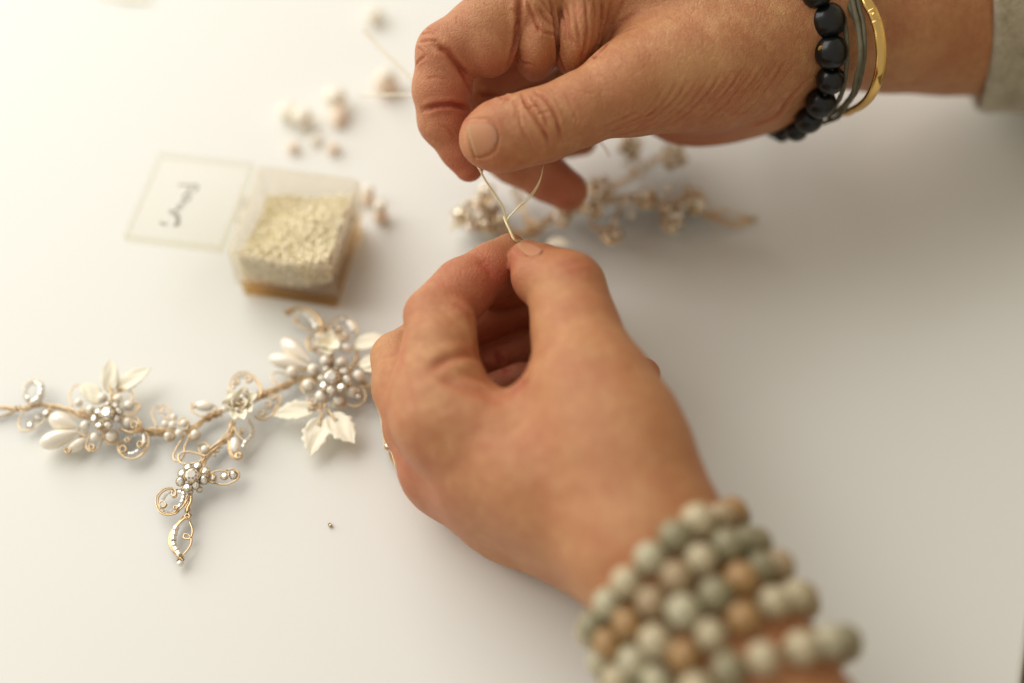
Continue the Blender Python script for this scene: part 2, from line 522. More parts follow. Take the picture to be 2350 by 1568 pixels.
def nail_look():
    t = M_nail.node_tree; b = t.nodes["Principled BSDF"]; N, L = t.nodes, t.links
    at = N.new("ShaderNodeAttribute"); at.attribute_name = "along"
    r = N.new("ShaderNodeValToRGB"); e = r.color_ramp.elements
    e[0].position = 0.0; e[0].color = (.46, .31, .17, 1); e[1].position = 1.0; e[1].color = (.44, .24, .14, 1)
    for pos, col in ((.07, (.44, .26, .125, 1)), (.12, (.45, .215, .105, 1)), (.6, (.49, .225, .12, 1)), (.86, (.49, .23, .13, 1))):
        q = e.new(pos); q.color = col
    n = N.new("ShaderNodeTexNoise"); n.inputs["Scale"].default_value = 260; tc = N.new("ShaderNodeTexCoord"); L.new(tc.outputs["Object"], n.inputs["Vector"])
    a = N.new("ShaderNodeMath"); a.operation = 'MULTIPLY_ADD'; a.inputs[1].default_value = .10; L.new(n.outputs[0], a.inputs[0])
    a2 = N.new("ShaderNodeMath"); a2.operation = 'SUBTRACT'; a2.inputs[1].default_value = .05; L.new(at.outputs["Fac"], a2.inputs[0]); L.new(a2.outputs[0], a.inputs[2])
    L.new(a.outputs[0], r.inputs[0]); L.new(r.outputs[0], b.inputs["Base Color"])
nail_look()
person = empty("person", tuple(pw(1900, 600, 420)), "person in a beige knit sleeve twisting thin gold wire between the fingertips of both hands", "person")

# the hand above: right hand reaching in from the right edge
U = Hand(
    (9.0, [
        [(1330, -70, 412, 98), (1560, -40, 415, 118), (1850, 5, 420, 150)],
        [(1400, -160, 425, 100), (1620, -110, 428, 120), (1850, -20, 425, 150)],
        [(1480, 190, 404, 104), (1620, 150, 410, 135), (1740, 95, 416, 140), (1850, 30, 422, 158)],
        [(1850, 25, 424, 172), (2050, 22, 434, 172), (2180, 22, 445, 178), (2300, 22, 455, 180), (2620, 10, 472, 184)],
        ('e', 1610, 222, 432, 160, 112, 15, -4), ('e', 1715, 190, 430, 150, 105, 17, 12),
        ('e', 1480, 60, 420, 150, 150, 14, 0),
    ]),
    [
        # thumb
        (3.5, 9.0, [[(1118, 320, 394, 64), (1150, 312, 394, 78), (1200, 298, 394, 77), (1250, 286, 394, 80), (1330, 252, 395, 80), (1420, 212, 398, 92), (1520, 172, 403, 108)]]),
        # index finger
        (2.0, 5.0, [[(1076, 384, 412, 34), (1058, 340, 411, 48), (1024, 274, 409, 64), (1014, 205, 406, 66), (1026, 122, 404, 70), (1110, 72, 405, 80), (1200, 20, 407, 82), (1330, -60, 412, 92)],
                    ('e', 1120, 110, 404, 66, 68, 9, 0)]),
        # folds of the web between thumb and index finger
        (2.0, 3.0, [('e', 1236, 95, 409, 56, 92, 13, 8), ('e', 1225, 20, 407, 60, 80, 12, 0)]),
        (2.0, 4.5, [('e', 1325, 78, 409, 56, 98, 13, 10), ('e', 1335, 0, 409, 70, 80, 12, 0)]),
        # middle finger
        (2.0, 2.0, [[(1302, 438, 432, 47), (1255, 408, 432, 52), (1180, 365, 432, 56), (1100, 310, 430, 58), (1062, 230, 430, 60), (1100, 180, 428, 62), (1220, 120, 428, 66), (1400, -80, 428, 90)]]),
        # ring finger, plus an added ellipsoid closing the hollow to darken it
        (2.0, 3.0, [('e', 1165, 205, 448, 110, 90, 8, 0), [(1336, 324, 446, 34), (1300, 318, 447, 42), (1220, 290, 448, 46), (1120, 240, 448, 54), (1180, 150, 446, 58), (1420, -60, 444, 90)]]),
        # little finger
        (3.0, 4.0, [[(1390, 262, 455, 32), (1320, 262, 457, 42), (1240, 200, 460, 46), (1320, 100, 456, 52), (1480, -20, 450, 90)]]),
    ])
S = 'S'
cu = []
def C(z, pts, dep=.35, wid=.55, bulge=.25): cu.append((z, pts, dep * 1.35, wid * .85, bulge))
C(ZU, [(905, 690), (915, 790), (930, 880), (975, 960), (1010, 1010)], .22, .5)
C(ZU, [(940, 655), (965, 720), (1010, 790), (1050, 850), (1085, 910), (1110, 960), (1135, 1010)], .55, .6, .35)
C(ZU, [(1030, 640), (1100, 690), (1150, 760), (1190, 860), (1210, 980)], .50, .6, .35)
C(ZU, [(1000, 680), (1050, 730), (1090, 800), (1120, 900)], .32, .5)
C(ZU, [(950, 760), (990, 748), (1060, 742)], .2, .4)
C(ZU, [(1045, 800), (1100, 780), (1130, 790)], .18, .4)
C(ZU, [(880, 690), (890, 760), (900, 840)], .15, .4)
C(ZU, [(1240, 640), (1290, 760), (1330, 860)], .12, .5); C(ZU, [(1230, 600), (1340, 640), (1440, 650)], .10, .5)
C(ZU, [(250, 770), (350, 737), (450, 730), (550, 752), (590, 775)], .9, .8, .3)
C(ZU, [(330, 310), (420, 370), (500, 460), (570, 550), (600, 575)], 1.1, 1.0, .3)
C(ZU, [(500, 480), (540, 560), (590, 640)], .3, .7)
C(ZU, [(350, 870), (420, 900), (480, 960)], .15, .5); C(ZU, [(260, 560), (340, 540), (430, 560)], .12, .6)
C(ZU, [(215, 300), (280, 285), (350, 290)], .3, .5); C(ZU, [(205, 330), (240, 360), (270, 400)], .25, .5)
C(ZU, [(200, 460), (225, 420), (260, 395)], .3, .5); C(ZU, [(230, 245), (280, 230), (340, 235)], .25, .45)
C(ZU, [(280, 195), (320, 210), (350, 215)], .2, .4); C(ZU, [(480, 120), (485, 170)], .12, .3)
C(ZU, [(925, -20), (918, 120), (905, 240), (880, 330), (850, 440)], 1.0, .9, .3)
C(ZU, [(960, -10), (1000, 80), (1040, 180), (1060, 230)], .45, .55, .3)
C(ZU, [(1130, -20), (1160, 120), (1175, 260), (1190, 380), (1240, 510)], 1.1, .8, .3)
C(ZU, [(1060, 60), (1110, 140), (1155, 180)], .35, .5); C(ZU, [(1040, 180), (1090, 225), (1165, 245)], .35, .5)
C(ZU, [(1070, 0), (1120, 70), (1160, 130)], .3, .5); C(ZU, [(900, 380), (935, 430), (1010, 460)], .3, .5)
C(ZU, [(930, 140), (890, 190), (880, 240)], .25, .5); C(ZU, [(860, 60), (900, 100), (930, 110)], .2, .5)
C(ZU, [(1240, 40), (1262, 200), (1295, 330)], .35, .6); C(ZU, [(1290, 0), (1320, 150), (1345, 300)], .3, .6)
C(ZU, [(1380, 0), (1395, 180), (1370, 350), (1350, 420)], .4, .6); C(ZU, [(1200, 60), (1230, 160), (1240, 300)], .25, .5)
C(ZU, [(1440, -10), (1450, 160), (1430, 300)], .3, .6); C(ZU, [(1500, 0), (1490, 160), (1460, 330), (1445, 400)], .7, .8, .3)
C(ZU, [(1450, 400), (1520, 320), (1620, 240), (1720, 190)], .6, .8, .2)
C(ZU, [(1560, 0), (1540, 120), (1500, 230)], .3, .6); C(ZU, [(1540, 260), (1620, 160), (1740, 90)], .3, .7)
C(ZU, [(1650, 0), (1600, 110), (1540, 190)], .25, .6); C(ZU, [(1250, 500), (1330, 470), (1430, 410)], .2, .5)
C(ZU, [(650, 655), (720, 660), (790, 675), (850, 692)], .9, .9, .3)
for (a, b_, c_) in [((1540, 925), (1700, 880), (1860, 830)), ((1580, 945), (1740, 915), (1916, 850)), ((1600, 880), (1760, 830), (1916, 760)), ((1480, 900), (1600, 850), (1740, 790))]:
    C(ZU, [a, b_, c_], .22, .55)
# long fine lines over the ball of the thumb and the wrist
for k in range(13):
    x0 = 60 + k * 62; y0 = 735 - k * 6
    C(ZR, [(x0, y0), (x0 + 120, y0 - 60 - k * 3), (x0 + 230, y0 - 150 - k * 8), (x0 + 300, y0 - 250 - k * 8)], .13 + .05 * (k % 3), .5, .2)
for k in range(10):
    C(ZR, [(480 + 45 * k, 610 - 12 * k), (560 + 45 * k, 560 - 14 * k), (640 + 42 * k, 470 - 14 * k)], .14, .45, .2)
C(ZR, [(840, 700), (980, 640), (1040, 560), (1100, 490), (1160, 450)], .7, 1.0, .4)
C(ZR, [(760, 690), (900, 630), (1000, 540)], .25, .6)
nail_poly = [ZU(*p) for p in [(540, 850), (556, 900), (572, 960), (590, 1030), (612, 1100), (660, 1100), (715, 1080), (755, 1045), (768, 980), (762, 920), (740, 865), (705, 832), (640, 826), (575, 832), (540, 850)]]
redsU = [(1120, 330, 388, 12, .25), (1075, 390, 408, 10, .6), (1030, 180, 400, 14, .35), (1310, 440, 428, 12, .6), (1045, 255, 402, 9, .4), (1150, 130, 402, 10, .2), (1600, 320, 420, 22, .45), (1240, 220, 425, 25, .5)]
def fine_lines(P, N):
    """close-set crossing lines of dry skin, strongest over the back of the thumb and wrist"""
    x, y, z = P.T
    wx = 1.3 * np.sin(.31 * y + .17 * z + 1) + .9 * np.sin(.53 * y + .21 * x) + .35 * np.sin(1.7 * y + 1.1 * x)
    out = np.zeros(len(P))
    for ang, fr, amp, ph in ((12, 4.6, .045, 0), (-24, 5.4, .035, 2), (48, 5.0, .030, 4), (5, 2.1, .045, 1)):
        a = math.radians(ang); u = x * math.cos(a) + y * math.sin(a) + .35 * z + wx * (.8 if ang > 0 else -.7)
        m = .5 + .5 * np.sin(.43 * x + .6 * y + ph) * np.sin(.37 * y - .29 * x + ph * 2)
        out -= amp * m * (1 - np.abs(np.sin(u * fr / 2))) ** 3 * 2.0
    reg = np.clip((x - 4) / 8, 0, 1)
    return out * (.30 + .70 * reg)
handU, PU, QU = finish_hand(U, 0.62, cu, "hand", M_skin, person, redsU, True, [nail_poly], fine_lines)
tag(handU, "hand with folded skin and bent thumb reaching in from the sleeve")

def nail_patch(H, corner_pts, lift, name, parent, nu=22, nv=16, thick=0.25, crown=0.35):
    """corner_pts: function (u, v) -> (X, Y) in frame units"""
    uu, vv = np.meshgrid(np.linspace(0, 1, nu), np.linspace(0, 1, nv), indexing='ij')
    XY = np.array([corner_pts(u, v) for u, v in zip(uu.ravel(), vv.ravel())])
    P, ok = H.shoot(XY[:, 0], XY[:, 1]); N = H.grad(P)
    edge = np.minimum(np.minimum(uu, 1 - uu), np.minimum(vv, 1 - vv)).ravel()
    l = lift * np.clip(edge * 8, 0.1, 1) + crown * (4 * vv * (1 - vv)).ravel() ** .7 * .3
    T = P + N * l[:, None]; Bm = P - N * thick
    n = nu * nv; V = np.concatenate([T, Bm]); F = []
    ix = lambda i, j: i * nv + j
    for i in range(nu - 1):
        for j in range(nv - 1):
            F.append((ix(i, j), ix(i + 1, j), ix(i + 1, j + 1), ix(i, j + 1)))
            F.append((n + ix(i, j), n + ix(i, j + 1), n + ix(i + 1, j + 1), n + ix(i + 1, j)))
    ring = [ix(i, 0) for i in range(nu)] + [ix(nu - 1, j) for j in range(1, nv)] + [ix(i, nv - 1) for i in range(nu - 2, -1, -1)] + [ix(0, j) for j in range(nv - 2, 0, -1)]
    for a, b_ in zip(ring, ring[1:] + ring[:1]): F.append((a, n + a, n + b_, b_))
    o = part(name, cam2world(V), F, M_nail, parent)
    at = o.data.attributes.new("along", 'FLOAT', 'POINT'); at.data.foreach_set("value", np.tile(uu.ravel(), 2).astype(np.float32))
    return o
def nailU(u, v):      # u from free edge to cuticle, v across
    L_ = np.array([540 + 72 * v, 850 + 250 * v]); R_ = np.array([700 + 62 * math.sin(math.pi * min(1, v * .95 + .02)) + 12 * v, 838 + 222 * v])
    q = L_ * (1 - u) + R_ * u
    # rounded corners on the cuticle side
    c = 2 * v - 1; q[0] -= 30 * u ** 3 * c ** 4; q[0] += 16 * (1 - u) ** 4 * c ** 4
    return ZU(q[0], q[1])
thumbnail = nail_patch(U, nailU, 0.10, "fingernail", handU, crown=.25)
tag(thumbnail, "broad short thumbnail with a pale free edge")

# the hand below: left hand, seen from behind, pinching the twisted wire
Lh = Hand(
    (8.0, [
        [(1010, 965, 376, 86), (1240, 1100, 366, 120), (1480, 1250, 354, 158)],
        [(975, 930, 386, 84), (1120, 1080, 380, 120), (1460, 1245, 362, 150)],
        [(1000, 1080, 392, 84), (1150, 1130, 386, 100), (1420, 1235, 370, 135)],
        [(1040, 1125, 398, 72), (1180, 1190, 392, 88), (1400, 1262, 374, 122)],
        [(1370, 960, 366, 138), (1440, 1090, 358, 150), (1490, 1240, 352, 165)],
        [(1490, 1265, 352, 166), (1690, 1540, 338, 184), (1930, 1870, 320, 215)],
        ('e', 1185, 968, 374, 150, 66, 10, -5),
        ('e', 1150, 800, 440, 130, 140, 8, 0), ('e', 1335, 800, 412, 84, 120, 18, 0),  # fills added to block light leaking into the finger opening
    ]),
    [
        # thumb
        (4.0, 12.0, [[(1212, 594, 397, 44), (1248, 636, 392, 66), (1304, 666, 387, 80), (1316, 735, 383, 92), (1330, 790, 378, 100), (1352, 870, 371, 118), (1400, 980, 364, 140)], ('e', 1306, 640, 387, 62, 50, 9, 8)]),
        # index finger
        (1.6, 11.0, [[(1170, 576, 404, 40), (1128, 616, 402, 58), (1062, 664, 397, 70), (1002, 726, 391, 74)], [(1002, 732, 390, 74), (1010, 800, 384, 84), (1012, 860, 380, 86), (1015, 960, 375, 88)],
                     ('e', 1036, 758, 387, 58, 74, 8, 15), ('e', 1140, 642, 406, 48, 44, 8, 0)]),
        # middle finger, plus a fill added to keep light out of the opening
        (1.2, 2.5, [('e', 1170, 664, 420, 80, 42, 11, -12), [(1262, 686, 432, 54), (1160, 712, 431, 58), (1010, 765, 420, 60), (912, 822, 403, 60), (926, 890, 394, 72), (972, 965, 386, 88)]]),
        # ring finger
        (2.0, 3.0, [[(1300, 800, 436, 46), (1190, 806, 433, 50), (1040, 850, 426, 54), (930, 880, 412, 54), (950, 980, 400, 70), (1000, 1080, 392, 80)]]),
        # little finger
        (2.0, 3.0, [[(1478, 858, 408, 37), (1420, 862, 412, 42), (1200, 880, 420, 46), (1060, 930, 414, 50), (1000, 1020, 406, 58), (1040, 1120, 398, 70)]]),
    ])
cl = []
def D(z, pts, dep=.5, wid=.9, bulge=.3): cl.append((z, pts, dep, wid, bulge))
D(ZL, [(440, 850), (500, 815), (570, 785), (640, 775), (700, 792)], 1.0, 1.3, .2)
D(ZL, [(560, 490), (620, 520), (680, 590)], .5, 1.2, .2)
D(ZL, [(690, 700), (700, 790), (760, 860), (860, 880)], .4, 1.2)
D(ZL, [(600, 880), (700, 905), (800, 950)], .55, 1.3, .3); D(ZL, [(860, 990), (900, 965), (950, 925), (970, 890)], 1.3, 1.3, .3)
D(ZL, [(480, 900), (600, 950), (720, 985), (820, 1030)], .5, 1.6, .35); D(ZL, [(700, 260), (750, 300), (780, 350)], .4, 1.2)
D(ZL, [(300, 620), (290, 700), (280, 780), (270, 860)], .8, 1.5, .2)
D(ZL, [(800, 760), (830, 810), (870, 865)], .9, 1.0)
D(ZL, [(1150, 290), (1220, 280), (1290, 270)], .3, 1.0); D(ZL, [(1180, 330), (1250, 320), (1320, 310)], .25, 1.0)
D(ZJ, [(800, 540), (880, 610), (980, 655), (1120, 652), (1270, 610)], .4, .55, .3)
nl = [ZJ(*p) for p in [(860, 520), (900, 600), (960, 650), (1040, 665), (1120, 650), (1200, 620), (1260, 600)]]
redsL = [(1165, 600, 398, 12, .3), (1125, 655, 393, 11, .35), (1080, 660, 395, 10, .2), (900, 1000, 385, 14, .3), (1240, 1100, 360, 20, .15), (1490, 860, 404, 10, .8), (1150, 770, 418, 22, .8), (960, 1130, 380, 18, .35), (1225, 920, 372, 10, .3), (1320, 640, 378, 10, .2), (1020, 690, 386, 10, .2)]  # skin flush; the broad spot in the finger opening also paints its shade
def soft_relief(P, N):
    x, y, z = P.T
    r = .30 * np.sin(.23 * x + .31 * y + .2 * z) * np.sin(.37 * y - .19 * x + 1.3) + .16 * np.sin(.55 * x - .42 * y + 2) * np.sin(.61 * y + .33 * z)
    a = math.radians(34); u = x * math.cos(a) - y * math.sin(a)     # tendons run from the knuckles to the wrist
    v = x * math.sin(a) + y * math.cos(a)
    back = np.clip((-6 - y) / 10, 0, 1)
    r = r * .3 - back * .1
    w = 1.2 * np.sin(.5 * v) + u
    return r
handL, PL, QL = finish_hand(Lh, 0.85, cl, "hand", M_skin, person, redsL, False, [], soft_relief)
tag(handL, "hand seen from behind, pinching the twist of wire at its fingertips")
def nailL(u, v):     # u from tip to cuticle, v across
    top = np.array([870 + 400 * u, 470 - 60 * math.sin(math.pi * u) + 130 * u]); bot = np.array([870 + 400 * u, 520 + 135 * math.sin(math.pi * min(1, u * 1.05)) ** .7 + 75 * u])
    q = top * (1 - v) + bot * v
    return ZJ(q[0], q[1])
nail2 = nail_patch(Lh, nailL, 0.12, "fingernail", handL, crown=0.2)
# ------------------------------------------------------------------ sleeve, bracelets
def fabric_material():
    m, t, b = new_mat("beige_knit")
    N, L = t.nodes, t.links
    tc = N.new("ShaderNodeTexCoord")
    n1 = N.new("ShaderNodeTexNoise"); n1.inputs["Scale"].default_value = 900; n1.inputs["Detail"].default_value = 6; n1.inputs["Roughness"].default_value = .75
    n2 = N.new("ShaderNodeTexNoise"); n2.inputs["Scale"].default_value = 120; n2.inputs["Detail"].default_value = 3
    L.new(tc.outputs["Object"], n1.inputs["Vector"]); L.new(tc.outputs["Object"], n2.inputs["Vector"])
    a = N.new("ShaderNodeMath"); a.operation = 'ADD'; L.new(n1.outputs[0], a.inputs[0]); L.new(n2.outputs[0], a.inputs[1])
    r = N.new("ShaderNodeMapRange"); r.inputs[1].default_value = .75; r.inputs[2].default_value = 1.25; L.new(a.outputs[0], r.inputs[0])
    mx = N.new("ShaderNodeMix"); mx.data_type = 'RGBA'; mx.inputs[6].default_value = (.34, .275, .16, 1); mx.inputs[7].default_value = (.66, .58, .42, 1)
    L.new(r.outputs[0], mx.inputs[0]); L.new(mx.outputs[2], b.inputs["Base Color"])
    b.inputs["Roughness"].default_value = .95; b.inputs["Specular IOR Level"].default_value = .1
    b.inputs["Sheen Weight"].default_value = .4
    bp = N.new("ShaderNodeBump"); bp.inputs["Strength"].default_value = 1.0; bp.inputs["Distance"].default_value = .0008
    L.new(n1.outputs[0], bp.inputs["Height"]); L.new(bp.outputs[0], b.inputs["Normal"])
    return m
M_knit = fabric_material()
def sleeve():
    n, k = 46, 120
    ax = [pc(2250 + 560 * i / (n - 1), 10 - 4 * i / (n - 1), 453 + 22 * i / (n - 1)) for i in range(n)]
    V = []
    for lay in (0, 1):
        for i in range(n):
            t = i / (n - 1)
            r0 = 38.5 + 3.2 * t - (2.6 if lay else 0)
            if i == 0: r0 -= .8 if lay == 0 else -.6
            for j in range(k):
                a = 2 * math.pi * j / k
                rr = r0 + .5 * math.sin(3 * a + 5 * t) + .45 * math.sin(7 * a + 9 * t + 1) * t + .25 * math.sin(2 * a + 40 * t)
                sl = 8.0 * math.sin(a) + .35 * math.sin(5 * a)
                V.append(ax[i] + np.array([sl * (1 - t), -rr * math.cos(a) * .87, rr * math.sin(a)]))
    F = []
    for lay in (0, 1):
        b = lay * n * k
        for i in range(n - 1):
            for j in range(k):
                q = (b + i * k + j, b + (i + 1) * k + j, b + (i + 1) * k + (j + 1) % k, b + i * k + (j + 1) % k)
                F.append(q if lay == 0 else q[::-1])
    for i, s in ((0, 1), (n - 1, -1)):
        for j in range(k):
            q = (i * k + j, i * k + (j + 1) % k, n * k + i * k + (j + 1) % k, n * k + i * k + j)
            F.append(q[::s])
    return part("sleeve", cam2world(np.array(V)), F, M_knit, person)
tag(sleeve(), "heathered beige knit sleeve cuff")
# the sitter's jumper, unseen; added to shade the table's right side
def blob(c, rad, seed, n=40):
    V, F = sphere_vf(n, n // 2)
    w = 1 + .03 * np.sin(5 * V[:, 0] + seed) * np.cos(4 * V[:, 2]) + .02 * np.sin(9 * V[:, 1] + 3 * V[:, 2])
    V = np.sign(V) * np.abs(V) ** .85
    return V * w[:, None] * np.array(rad) + np.array(c), F
V1, F1 = blob((.40, .22, .12), (.14, .25, .42), 1); v, f = V1, F1
tag(part("shading_jumper", v, f, M_knit, person), "unseen beige knit body, added for shade, of the jumper")

def speckled(name, base, spot, sc, lo, hi, rough, coat=0.0, roughvar=0.0):
    m, t, b = new_mat(name); N, L = t.nodes, t.links
    tc = N.new("ShaderNodeTexCoord"); n = N.new("ShaderNodeTexNoise"); n.inputs["Scale"].default_value = sc; n.inputs["Detail"].default_value = 5
    oi = N.new("ShaderNodeObjectInfo"); ad = N.new("ShaderNodeVectorMath"); ad.operation = 'ADD'
    L.new(tc.outputs["Object"], ad.inputs[0]); L.new(oi.outputs["Random"], ad.inputs[1]); L.new(ad.outputs[0], n.inputs["Vector"])
    r = N.new("ShaderNodeMapRange"); r.inputs[1].default_value = lo; r.inputs[2].default_value = hi; L.new(n.outputs[0], r.inputs[0])
    mx = N.new("ShaderNodeMix"); mx.data_type = 'RGBA'; mx.inputs[6].default_value = (*base, 1); mx.inputs[7].default_value = (*spot, 1)
    L.new(r.outputs[0], mx.inputs[0]); L.new(mx.outputs[2], b.inputs["Base Color"])
    b.inputs["Roughness"].default_value = rough; b.inputs["Coat Weight"].default_value = coat
    if roughvar:
        r2 = N.new("ShaderNodeMapRange"); r2.inputs[1].default_value = .42; r2.inputs[2].default_value = .56; r2.inputs[3].default_value = rough; r2.inputs[4].default_value = rough + roughvar
        n2 = N.new("ShaderNodeTexNoise"); n2.inputs["Scale"].default_value = sc * .5; n2.inputs["Detail"].default_value = 6; L.new(ad.outputs[0], n2.inputs["Vector"])
        L.new(n2.outputs[0], r2.inputs[0]); L.new(r2.outputs[0], b.inputs["Roughness"])
    return m
M_black = speckled("black_bead_lacquer", (.0015, .002, .002), (.008, .010, .009), 260, .5, .62, .13, 0.0, .28)
M_speck = simple("ochre_chip", (.42, .22, .03), .5)
SV, SF = sphere_vf(28, 18)
def bead_mesh(name, mat, flat=.8, power=1.0, hole=.16):
    V = SV.copy()
    r = np.hypot(V[:, 0], V[:, 1]); z = V[:, 2]
    V[:, 2] = np.sign(z) * np.minimum(np.abs(z), .93) * flat
    V[:, 0] *= np.where(r > 0, np.maximum(r, 1e-6) ** (power - 1.0) if power != 1 else 1, 1) ; V[:, 1] *= np.where(r > 0, np.maximum(r, 1e-6) ** (power - 1.0) if power != 1 else 1, 1)
    V[np.hypot(V[:, 0], V[:, 1]) < .3 * hole, 2] *= .8
    return mesh_from(name, V, SF, mat)
me_black = bead_mesh("bead", M_black, 1.0, .85)
# black bead bracelet
bl = [(372, -62, 132, 396), (470, 185, 156, 400), (505, 470, 146, 401), (497, 718, 124, 406), (408, 925, 132, 413), (305, 1070, 122, 421), (195, 1165, 100, 429), (60, 1195, 78, 437)]
path = [pc(*ZK(x, y), d) for x, y, r, d in bl]
path += [pc(1760, 200, 456), pc(1745, 90, 466), pc(1760, -40, 468), pc(1790, -150, 458), pc(1830, -215, 436), pc(1856, -175, 414), pc(1864, -90, 403)]
root = empty("black_bead_bracelet", tuple(cam2world(path[1])), "shiny black round bead bracelet hanging at the wrist beside the olive cords", "bracelet")
pth = spline_closed(path, .6)
cordv, cordf = tube(cam2world(pth[::3]), .0006, 6, True)
part("elastic", cordv, cordf, M_cord, root)
big = []
for (x, y, r, d) in bl: big.append((pc(*ZK(x, y), d), r * 1.04 * .2561 * d / F_PX))
k0 = 0
back = pth[len(spline(path[:8], .6)):]
acc = 0; last = None
seglen = np.linalg.norm(np.diff(back, axis=0), axis=1)
s_ = np.concatenate([[0], np.cumsum(seglen)])
for q in np.arange(5.5, s_[-1] - 4, 9.3):
    i = np.searchsorted(s_, q); big.append((back[min(i, len(back) - 1)], 4.7))
for i, (c, r) in enumerate(big):
    j = int(np.argmin(np.linalg.norm(pth - c, axis=1))); tn = pth[(j + 4) % len(pth)] - pth[j - 4]
    tw = cam2world(tn) - cam2world(np.zeros(3))
    o = inst("bead", me_black, cam2world(c), root, r * .001, quat_z(tw))
    if i == 2:
        d_ = np.array([-.72, .1, -.55]); d_ /= np.linalg.norm(d_)
        cc = cam2world(c + d_ * r * .93)
        v, f = SV * np.array([.0008, .0005, .0011]) + cc, SF
        tag(part("chip", v, f, M_speck, root), "ochre chip in the lacquer of a bead")
# olive cords
cords = [
    [(575, -10, 401), (618, 150, 400), (645, 400, 400), (640, 600, 403), (600, 830, 410), (520, 965, 418), (400, 1010, 428)],
    [(650, -10, 400), (722, 180, 399), (772, 400, 399), (772, 600, 401), (742, 760, 407), (652, 905, 414), (560, 990, 420), (430, 1015, 430)],
    [(735, -10, 400), (788, 200, 398), (802, 420, 398), (785, 600, 401), (735, 800, 408), (650, 930, 415), (580, 1035, 420), (500, 1078, 425), (380, 1060, 434)],
    [(690, -10, 399), (748, 250, 397.5), (768, 500, 398), (724, 720, 404), (692, 860, 411), (600, 960, 418), (480, 985, 428)],
]
names = ["innermost olive cord nearest the black beads", "second olive cord out from the black beads", "outermost olive cord with the lowest hanging loop below the wrist", "olive cord twisted over the two middle strands"]
root = empty("cord_bracelet", tuple(pw(*ZK(760, 400), 399)), "bracelet of four thin olive cords between the black beads and the gold bangle", "bracelet")
for c, lab in zip(cords, names):
    P = [pc(*ZK(x, y), d) for x, y, d in c]
    dx = (c[0][0] - 650) * .2561
    P += [pc(1850 + dx, 160, 456), pc(1840 + dx, 40, 461), pc(1850 + dx, -90, 458), pc(1885 + dx, -170, 440), pc(1915 + dx, -172, 412)]
    q = cam2world(spline_closed(P, .9))
    v, f = tube(q, 0.00074 + .00005 * np.sin(np.arange(len(q)) * 1.3), 8, True)
    part("cord", v, f, M_cord, root)
# gold bangle
bp_ = [(812, -20, 396.5), (880, 120, 395.5), (928, 260, 395), (950, 420, 395), (950, 560, 396.5), (925, 700, 399.5), (875, 830, 404.5), (800, 925, 411), (700, 985, 418), (600, 1005, 426)]
P = [pc(*ZK(x, y), d) for x, y, d in bp_]
P += [pc(1890, 215, 447), pc(1870, 110, 458), pc(1868, -20, 461), pc(1890, -130, 452), pc(1925, -195, 430), pc(1968, -160, 405), pc(1982, -80, 398)]
Q_ = spline_closed(P, .6)
root = empty("gold_bangle", tuple(cam2world(P[3])), "polished yellow gold bangle with an engraved collar, closest bracelet to the sleeve", "bangle")
ctr = Q_.mean(0)
T_ = np.roll(Q_, -1, 0) - np.roll(Q_, 1, 0); T_ /= np.linalg.norm(T_, axis=1)[:, None]
O_ = Q_ - ctr; O_ -= T_ * np.einsum('ij,ij->i', O_, T_)[:, None]; O_ /= np.linalg.norm(O_, axis=1)[:, None]
S_ = np.cross(T_, O_)
def band(hw, th, lift, i0=None, i1=None, k=20):
    idx = np.arange(len(Q_)) if i0 is None else np.arange(i0, i1)
    a = np.arange(k) / k * 2 * math.pi
    ca, sa = np.sign(np.cos(a)) * np.abs(np.cos(a)) ** .7, np.sign(np.sin(a)) * np.abs(np.sin(a)) ** 1.0
    V = Q_[idx][:, None] + S_[idx][:, None] * (hw * .88 * ca)[None, :, None] + O_[idx][:, None] * (th * sa + lift)[None, :, None]
    V = V.reshape(-1, 3); F = []; n = len(idx); m = n if i0 is None else n - 1
    for i in range(m):
        j = (i + 1) % n
        for q in range(k): F.append((i * k + q, i * k + (q + 1) % k, j * k + (q + 1) % k, j * k + q))
    if i0 is not None: F.append(tuple(range(k))[::-1]); F.append(tuple((n - 1) * k + q for q in range(k)))
    return cam2world(V), F
v, f = band(1.75, .95, 0); part("band", v, f, M_bangle, root)
ik = int(np.argmin(np.linalg.norm(Q_ - pc(*ZK(885, 130), 395.5), axis=1)))
v, f = band(1.86, .9, .05, ik - 3, ik - 2 + 1); part("collar_ring", v, f, M_bangle, root)
v, f = band(1.86, .9, .05, ik + 3, ik + 5); part("collar_ring", v, f, M_bangle, root)
v, f = band(1.0, .5, .5, ik - 1, ik + 3); part("engraved_stud", v, f, M_bangle, root)

# stone bead bracelet wound round the left wrist
stones = [speckled("stone_greygreen", (.34, .30, .17), (.15, .12, .06), 160, .46, .6, .42, .15),
          speckled("stone_cream", (.57, .48, .30), (.28, .20, .11), 130, .5, .64, .45, .15),
          speckled("stone_tan", (.47, .35, .20), (.22, .13, .06), 120, .45, .62, .42, .15),
          speckled("stone_ochre", (.43, .25, .09), (.22, .11, .04), 110, .45, .65, .4, .15),
          speckled("stone_pale", (.50, .45, .29), (.25, .21, .12), 150, .5, .68, .4, .15)]
me_st = [bead_mesh("bead", m, .93, .95) for m in stones]
A0 = pc(1490, 1265, 352); A1 = pc(1690, 1540, 338); A2 = pc(1930, 1870, 320)
axd = (A1 - A0) / np.linalg.norm(A1 - A0); L01 = np.linalg.norm(A1 - A0)
e1 = np.array([0, 0, -1.0]); e1 -= axd * (e1 @ axd); e1 /= np.linalg.norm(e1)       # toward the lens
e2 = np.cross(axd, e1)                                                              # sideways
if e2[0] > 0: e2 = -e2                                                              # e2 points to the left/bottom side
